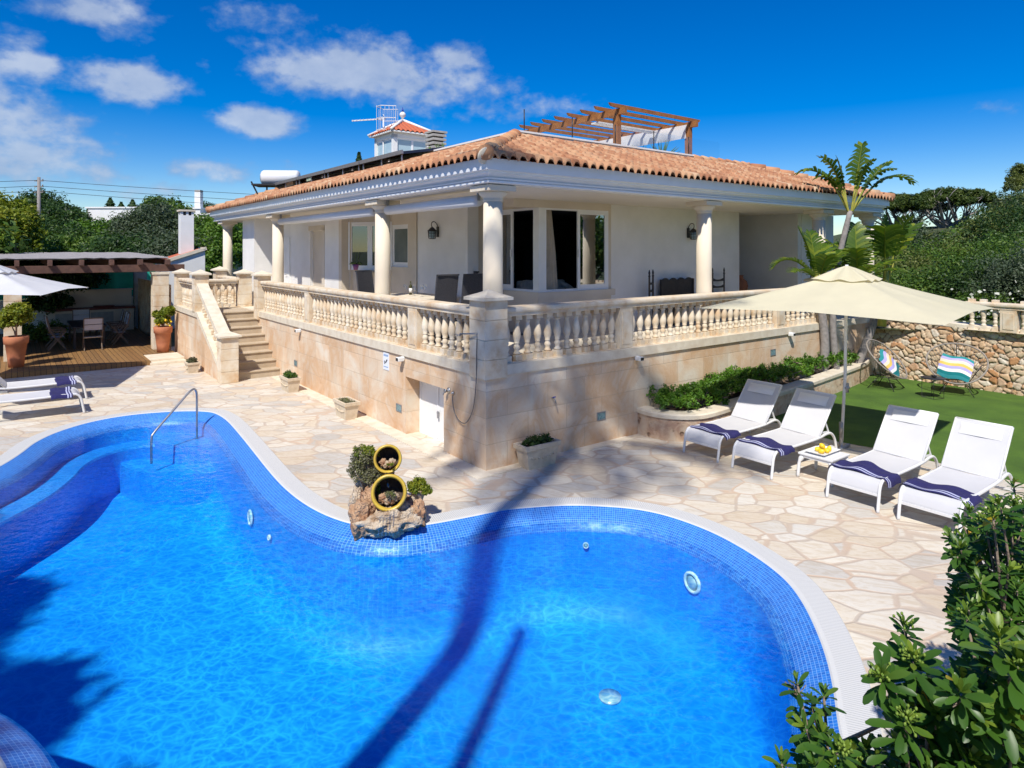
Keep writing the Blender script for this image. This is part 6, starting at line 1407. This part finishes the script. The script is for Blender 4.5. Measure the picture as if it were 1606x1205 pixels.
# ================================================================== FOREGROUND GLOSSY SHRUBS
def gleaf(V,F,Rn,p,d,n,L,W,curl,tone,rr):
    # oblong leaf, 5 stations x3
    d=d.normalized(); s=d.cross(n).normalized(); n=s.cross(d)
    k=len(V); c=Vector(p); dd=d.copy()
    for i,(f,w) in enumerate(((0,.12),(.3,.62),(.6,1.),(.85,.85),(1.,.28))):
        if i: dd=(dd-n*curl*.5).normalized(); c=c+dd*L*(f-pf)
        pf=f; V.append(tuple(c-s*W*w*.5+n*W*.12*w)); V.append(tuple(c)); V.append(tuple(c+s*W*w*.5+n*W*.12*w))
    for i in range(4):
        for j in range(2): F.append((k+i*3+j,k+i*3+j+1,k+(i+1)*3+j+1,k+(i+1)*3+j)); Rn.append(tone)
def pitt(name,lab,base,whorls,seed,hs=1.,group='glossy evergreen shrubs in the foreground'):
    rr=random.Random(seed); base=Vector(base); t=thing(name,lab,'shrub',base,group=group)
    V=[];F=[];Rn=[];YV=[];YF=[];YR=[]; br=MB(); bud=MB(); br_r=[]
    hubs=[]
    for k in range(7): hubs.append(Vector((rr.uniform(-.35,.35)*hs,rr.uniform(-.3,.3)*hs,rr.uniform(.7,1.3)*(1 if hs==1 else .7))))
    for h in hubs: br.tube([(0,0,-.1),h*.5+Vector((rr.uniform(-.1,.1),0,0)),h],[.03,.022,.015],6)
    for (w,d,sz,fl,n_) in whorls:
        w=Vector(w)-base; d=Vector(d).normalized(); h=min(hubs,key=lambda q:(q-(w-d*.5)).length); m=h.lerp(w,.6)-d*.12
        br.tube([h,m,w-d*.02],[.011,.008,.005],5)
        a=d.orthogonal().normalized(); b=d.cross(a)
        for layer in range(3):
            for i in range(n_):
                an=2*PI*(i+.5*layer)/n_+rr.uniform(-.25,.25); o=a*math.cos(an)+b*math.sin(an); el=(.15,.65,1.2)[layer]+rr.uniform(-.2,.2)
                dd=o*math.cos(el)+d*math.sin(el); nn=d*math.cos(el)-o*math.sin(el); L=sz*(1.05,.9,.6)[layer]*rr.uniform(.65,1.25)
                tone=min(1,max(0,rr.gauss((.28,.42,.62)[layer],.13)+(.25 if sz>.1 and fl==2 else 0)))
                if rr.random()<.012: gleaf(YV,YF,YR,w-d*.03*(2-layer),dd,nn,L,L*.36,.35,rr.random(),rr)
                else: gleaf(V,F,Rn,w-d*.025*(2-layer),dd,nn,L,L*rr.uniform(.25,.32),rr.uniform(.0,.35),tone,rr)
        # lower leaves along the twig
        for i in range(7):
            an=rr.uniform(0,6.28); o=a*math.cos(an)+b*math.sin(an); q=w-d*rr.uniform(.05,.2); dd=o+d*rr.uniform(-.1,.5)
            gleaf(V,F,Rn,q,dd,d,sz*rr.uniform(.7,1.),sz*.33,.3,min(1,max(0,rr.gauss(.28,.15))),rr)
        if rr.random()<.12:
            for i in range(14):
                q=w-d*.05+Vector((rr.gauss(0,.02),rr.gauss(0,.02),rr.gauss(0,.015))); br.tube([w-d*.07,q],.0025,4)
        if fl:
            for i in range(26 if fl==1 else 8):
                q=w+d*rr.uniform(.0,.035)+Vector((rr.gauss(0,.018),rr.gauss(0,.018),rr.gauss(0,.012))); bud.tube([w,q],.0016,4); bud.ico(q,.0055,1,sc=(1,1,1.4))
    def mk(nm,V,F,R_,mt):
        if not F: return
        mb=MB(); mb.v=V; mb.f=F; mb.sm=[True]*len(F); mb.mi=[0]*len(F); o=mb.build(nm,mt,t); a=o.data.attributes.new('rnd','FLOAT','FACE'); a.data.foreach_set('value',np.array(R_,dtype=np.float32))
    mk('foliage',V,F,Rn,M['lf_pit']); mk('yellow_leaves',YV,YF,YR,M['lf_yel'])
    br.build('branches',M['bark'],t)
    if bud.f: 
        o=bud.build('flower_buds',M['lf_bud'],t); o['kind']='stuff'; a=o.data.attributes.new('rnd','FLOAT','FACE'); a.data.foreach_set('value',np.random.default_rng(1).random(len(bud.f)).astype(np.float32))
    return t
def wh(px,py,Y,d=(0,-.2,1),sz=.085,fl=0,n=6): return (tuple(at(px,py,Y)),d,sz,fl,n)
rr=random.Random(11)
A=[wh(1250,1066,2.55,(-.1,-.1,1),.065,0,5),wh(1272,1100,2.6,(-.3,-.2,1),.07,0,5),wh(1293,1085,2.6,(.1,0,1),.07,0,5),wh(1225,1192,2.4,(-.2,-.1,1),.075,0,5),wh(1290,1150,2.5,(0,-.3,1),.1,0,5),wh(1262,1140,2.5,(-.5,-.3,.8),.08,0,5)]
for k in range(26): A.append(wh(rr.uniform(1265,1390),rr.uniform(1165,1290),rr.uniform(2.3,2.9),(rr.uniform(-.5,.4),rr.uniform(-.7,.1),1),rr.uniform(.07,.09),rr.choice([0,1,0])))
pitt('glossy_shrub','sparse light-tipped shoots of the shrub at the lower left of the foreground clump',tuple(at(1310,1205,2.6)-Vector((0,0,1.2))),A,1,.2)
Bw=[wh(1432,1032,2.35,(-.15,-.35,1),.105,1,8),wh(1382,1060,2.3,(-.5,-.35,.8),.095,1,8),wh(1418,980,2.45,(-.2,-.1,1),.075,2,6),wh(1440,1110,2.4,(-.2,-.7,.6),.1,0,7),wh(1500,1075,2.5,(.1,-.5,1),.1,0,7),wh(1470,1120,2.3,(-.3,-.6,.8),.09,0,7)]
for k in range(64):
    px=rr.uniform(1380,1560); py=rr.uniform(1085+max(0,(1480-px))*.25,1300); Bw.append(wh(px,py,rr.uniform(2.2,2.9),(rr.uniform(-.5,.5),rr.uniform(-.8,.1),1),rr.uniform(.08,.1),rr.choice([0,0,1,0])))
pitt('glossy_shrub','shrub with whorls of glossy leaves and pale bud clusters, centre of the foreground clump',tuple(at(1470,1205,2.6)-Vector((0,0,1.2))),Bw,2)
Cw=[wh(1568,1000,2.15,(-.05,-.1,1),.12,2,8),wh(1598,1040,2.1,(.1,-.2,1),.12,2,8),wh(1545,1045,2.2,(-.3,-.2,1),.1,2,7),wh(1515,965,2.9,(-.2,0,1),.085,2,6),wh(1530,990,2.9,(-.3,-.3,.8),.09,0,6),wh(1580,1110,2.1,(-.2,-.6,.8),.11,0,7)]
for k in range(70): Cw.append(wh(rr.uniform(1505,1720),rr.uniform(1010,1300),rr.uniform(2.1,3.),(rr.uniform(-.5,.5),rr.uniform(-.8,.1),1),rr.uniform(.09,.11),rr.choice([0,0,0,2])))
pitt('glossy_shrub','shrub with large upright light green leaves at the lower right picture corner',tuple(at(1600,1205,2.5)-Vector((0,0,1.2))),Cw,3)
D=[]
for k in range(150):
    px=1500+rr.random()*220; lim=790+max(0,(1560-px))*.9; py=rr.uniform(lim,985); D.append(wh(px,py,rr.uniform(3.3,4.6),(rr.uniform(-.7,.3),rr.uniform(-.8,.2),1),rr.uniform(.075,.095),rr.choice([0,1,0,2])))
D+=[wh(1492,842,3.6,(-.7,-.2,.8),.08,2,6),wh(1498,872,3.5,(-.8,-.3,.5),.08,0,6),wh(1520,800,3.9,(-.3,0,1),.075,2,6),wh(1505,815,3.9,(-.6,0,.8),.075,0,6),wh(1590,760,4.1,(0,0,1),.08,0,6)]
pitt('glossy_shrub','dense dark glossy shrub beside the rightmost lounger',tuple(at(1600,985,4.0)-Vector((0,0,1.0))),D,4)
# ================================================================== TREES BEHIND THE VIEWPOINT (they throw the shadows)
th=R(15.5); el=R(51.5); DH=Vector((math.sin(th),math.cos(th),0))
def shadow_src(x,y,H,zg=0): v=Vector((x,y,0))-DH*((H-zg)/math.tan(el)); return Vector((v.x,v.y,H))
top=shadow_src(1.35,12.2,14); bs=Vector((-4.05,-.6,0))
def tallpalm(base,top,r0,r1,lab,nf=30,L=3.3,seed=1,W=.62,fr=True):
    t=thing('tall_palm',lab,'palm',base,group='tall palms behind the viewpoint'); v=top-base; N_=30; MB().tube([v*(i/N_) for i in range(N_+1)],[r0+(r1-r0)*i/N_+.008*(i%2) for i in range(N_+1)],14).build('trunk',M['bark'],t); rr=random.Random(seed)
    for k in range(nf if fr else 0):
        mb=MB();rn=[]; frond(mb,rn,v,k*2.4,R(rr.uniform(-35,75)),L*rr.uniform(.8,1.1),W,1.6,n=30,tear=.9,rr=rr,gap=.55,stalk=.25); fbuild(mb,rn,'frond',t)
    return t
tallpalm(bs,top,.21,.12,'tall leaning palm whose trunk shadow crosses the pool',34)
v=shadow_src(.13,8.23,9.0,-1.3); t=thing('bare_post','tall bare timber post behind the viewpoint whose thin shadow lies in the pool','post',(v.x,v.y,0)); MB().tube([(0,0,0),(0,0,9.0)],[.13,.09],12).build('post',M['bark'],t)
def stree(x,y,H,blobs,lab,mat='lf_dark',seed=1,ns=160,sz=.13):
    s=shadow_src(x,y,H,-1.2); t=thing('shade_tree',lab,'tree',(s.x,s.y,0),group='trees behind the viewpoint'); P,N,Rn=clumps([(b[0],b[1],H+b[2])+b[3:] for b in blobs],ns,60,.32,seed); leafmesh('crown',P,N,sz,M[mat],t,.5,seed,rnd=Rn); MB().tube([(0,0,0),(.2,0,H*.5),(0,0,H)],[.25,.18,.1],10).build('trunk',M['bark'],t)
stree(-6.4,6.0,7,[(0,0,0,2.0,1.5,1.0),(-1.6,1.6,.3,1.6,1.5,1),(1.6,-1.3,-.2,1.8,1.0,.9),(-2.5,3.5,.2,1.3,1.2,.8),(3.2,-1.7,-.2,1.4,.8,.8),(-3,0,0,1.6,1.6,1)],'broad dark tree behind the viewpoint shading the lower left of the pool',seed=5)
stree(-11.2,12.6,6,[(0,0,0,1.1,1.,.7),(-1.2,1.5,.2,1.2,1.1,.7)],'loose tree behind the viewpoint shading the left loungers','lf_mid',seed=6,ns=50)
for k,(x,y,h) in enumerate([(7,-7,6),(12,-4,7),(1.5,-10,7),(-6,-12,8),(15,4,5),(19,11.8,6),(22,9.5,7),(-22,24,6)]):
    bush('garden_tree',['tree behind the viewpoint reflected at the right','second reflected tree behind the viewpoint','reflected tree straight behind the viewpoint','large tree far behind the viewpoint to the left','tree outside the right side of the view','bushy tree beyond the right picture edge','second bushy tree beyond the right picture edge','bushy tree outside the left picture edge'][k],'tree',[(x,y,h*.6,2.4,2.2,h*.35),(x+1.5,y+.6,h*.5,1.8,1.6,h*.3)],M['lf_mid' if k%2 else 'lf_palm'],60,50,.16,200+k,group='trees behind the viewpoint',trunk=.2)
# ================================================================== SKY, SUN, CAMERA
w=bpy.data.worlds.new('World'); S.world=w; w.use_nodes=True; nt=w.node_tree; nn=nt.nodes; ll=nt.links
for n_ in list(nn): nn.remove(n_)
def N_(t,**k):
    n=nn.new(t)
    for a,b in k.items(): setattr(n,a,b)
    return n
def wm(op,a,b=0,c=0,clamp=False):
    n=N_('ShaderNodeMath',operation=op,use_clamp=clamp)
    for i,v in enumerate((a,b,c)):
        if isinstance(v,bpy.types.NodeSocket): ll.new(v,n.inputs[i])
        else: n.inputs[i].default_value=v
    return n.outputs[0]
sky=N_('ShaderNodeTexSky',sky_type='NISHITA'); sky.sun_disc=False; sky.sun_elevation=el; sky.sun_rotation=PI+th; sky.air_density=1.0; sky.dust_density=.1; sky.ozone_density=5.0; sky.altitude=50
hs_=N_('ShaderNodeHueSaturation'); hs_.inputs['Saturation'].default_value=1.55; hs_.inputs['Value'].default_value=.57; hs_.inputs['Hue'].default_value=.515; ll.new(sky.outputs[0],hs_.inputs['Color'])
tc=N_('ShaderNodeTexCoord'); sp=N_('ShaderNodeSeparateXYZ'); ll.new(tc.outputs['Generated'],sp.inputs[0])
az_=wm('ARCTAN2',sp.outputs[0],sp.outputs[1]); elv=wm('ARCSINE',sp.outputs[2])
cb=N_('ShaderNodeCombineXYZ'); ll.new(az_,cb.inputs[0]); ll.new(elv,cb.inputs[1])
clouds=[(-.64,.25,.05,.03,.5),(-.62,.12,.1,.05,.8),(-.5,.08,.1,.02,.5),(-.555,.300,.085,.032,.85),(-.575,.345,.001,.001,0),(-.54,.218,.085,.034,.9),(-.63,.222,.06,.028,.7),(-.375,.182,.062,.026,1.05),(-.235,.262,.17,.05,1.0),(-.13,.245,.16,.05,.8),(-.36,.318,.08,.03,.55),(-.085,.285,.06,.03,.8),(-.67,.155,.12,.05,.85),(-.70,.10,.14,.035,.7),(-.57,.095,.10,.022,.55),(-.43,.112,.08,.020,.8),(-.35,.122,.05,.014,.45),(.03,.215,.12,.03,.6),(.57,.175,.12,.012,.38),(.72,.25,.05,.016,.3),(-.25,.39,.12,.01,.3),(.4,.13,.1,.01,.2),(-.73,.2,.06,.04,.5),(-1.2,.3,.3,.1,.8),(1.3,.35,.3,.08,.7),(2.4,.4,.4,.12,.8),(-2.3,.35,.4,.1,.8)]
acc=None
for (ca,ce,ra,re,am) in clouds:
    if am==0: continue
    dx=wm('MULTIPLY',wm('SUBTRACT',az_,ca),1/ra); dy0=wm('SUBTRACT',elv,ce); dy=wm('MULTIPLY',dy0,1/re)
    # flatter below
    r2=wm('ADD',wm('MULTIPLY',dx,dx),wm('MULTIPLY',dy,dy)); g=wm('MULTIPLY',wm('EXPONENT',wm('MULTIPLY',r2,-.9)),am)
    acc=g if acc is None else wm('MAXIMUM',acc,g)
def wn(scale,detail,sy=1.8,dist=0,off=0):
    mp=N_('ShaderNodeMapping'); mp.inputs['Scale'].default_value=(1,sy,1); mp.inputs['Location'].default_value=(off,off,0); ll.new(cb.outputs[0],mp.inputs[0]); n=N_('ShaderNodeTexNoise'); ll.new(mp.outputs[0],n.inputs['Vector']); n.inputs['Scale'].default_value=scale; n.inputs['Detail'].default_value=detail; n.inputs['Roughness'].default_value=.55; n.inputs['Distortion'].default_value=dist; return n.outputs['Fac']
nz=wn(13,9,1.5,.1); nz2=wn(38,8,1.4,0,3)
val=wm('ADD',acc,wm('MULTIPLY',wm('SUBTRACT',nz,.5),1.15)); val=wm('ADD',val,wm('MULTIPLY',wm('SUBTRACT',nz2,.5),.6)); val=wm('MULTIPLY',val,wm('GREATER_THAN',acc,.03))
mr=N_('ShaderNodeMapRange',interpolation_type='SMOOTHSTEP'); ll.new(val,mr.inputs[0]); mr.inputs[1].default_value=.33; mr.inputs[2].default_value=.85; mr.inputs[3].default_value=0; mr.inputs[4].default_value=.78
sh=wn(11,5,1.5,0,.05)
cc=N_('ShaderNodeMix',data_type='RGBA'); cc.inputs[6].default_value=(1.3,1.8,2.8,1); cc.inputs[7].default_value=(2.8,3.15,3.7,1)
ll.new(wm('MULTIPLY_ADD',mr.outputs[0],1.0,wm('MULTIPLY',wm('SUBTRACT',sh,.55),2.2),clamp=True),cc.inputs[0])
mx=N_('ShaderNodeMix',data_type='RGBA'); ll.new(mr.outputs[0],mx.inputs[0]); ll.new(hs_.outputs[0],mx.inputs[6]); ll.new(cc.outputs[2],mx.inputs[7])
bgn=N_('ShaderNodeBackground'); bgn.inputs['Strength'].default_value=.15; ll.new(mx.outputs[2],bgn.inputs[0]); wo=N_('ShaderNodeOutputWorld'); ll.new(bgn.outputs[0],wo.inputs[0])
sl_=bpy.data.lights.new('sun','SUN'); sl_.energy=3.75; sl_.angle=R(.9); sl_.color=(1,.95,.87); so=bpy.data.objects.new('sun',sl_); COL.objects.link(so)
so.rotation_euler=Vector((math.sin(th)*math.cos(el),math.cos(th)*math.cos(el),-math.sin(el))).to_track_quat('-Z','Y').to_euler(); so.location=(0,0,30)
cd=bpy.data.cameras.new('camera'); cam=bpy.data.objects.new('camera',cd); COL.objects.link(cam); cam.location=(0,0,3.5); cam.rotation_euler=(PI/2,0,0); cd.sensor_width=36; cd.lens=36*1025/1606; cd.shift_y=-209.5/1606; cd.clip_start=.05; cd.clip_end=4000
S.camera=cam
S.view_settings.view_transform='Standard'; S.view_settings.look='None'; S.view_settings.gamma=1; S.view_settings.exposure=.55
S.render.resolution_x=1024; S.render.resolution_y=768
S.cycles.max_bounces=8; S.cycles.transparent_max_bounces=16; S.cycles.caustics_reflective=False; S.cycles.caustics_refractive=False
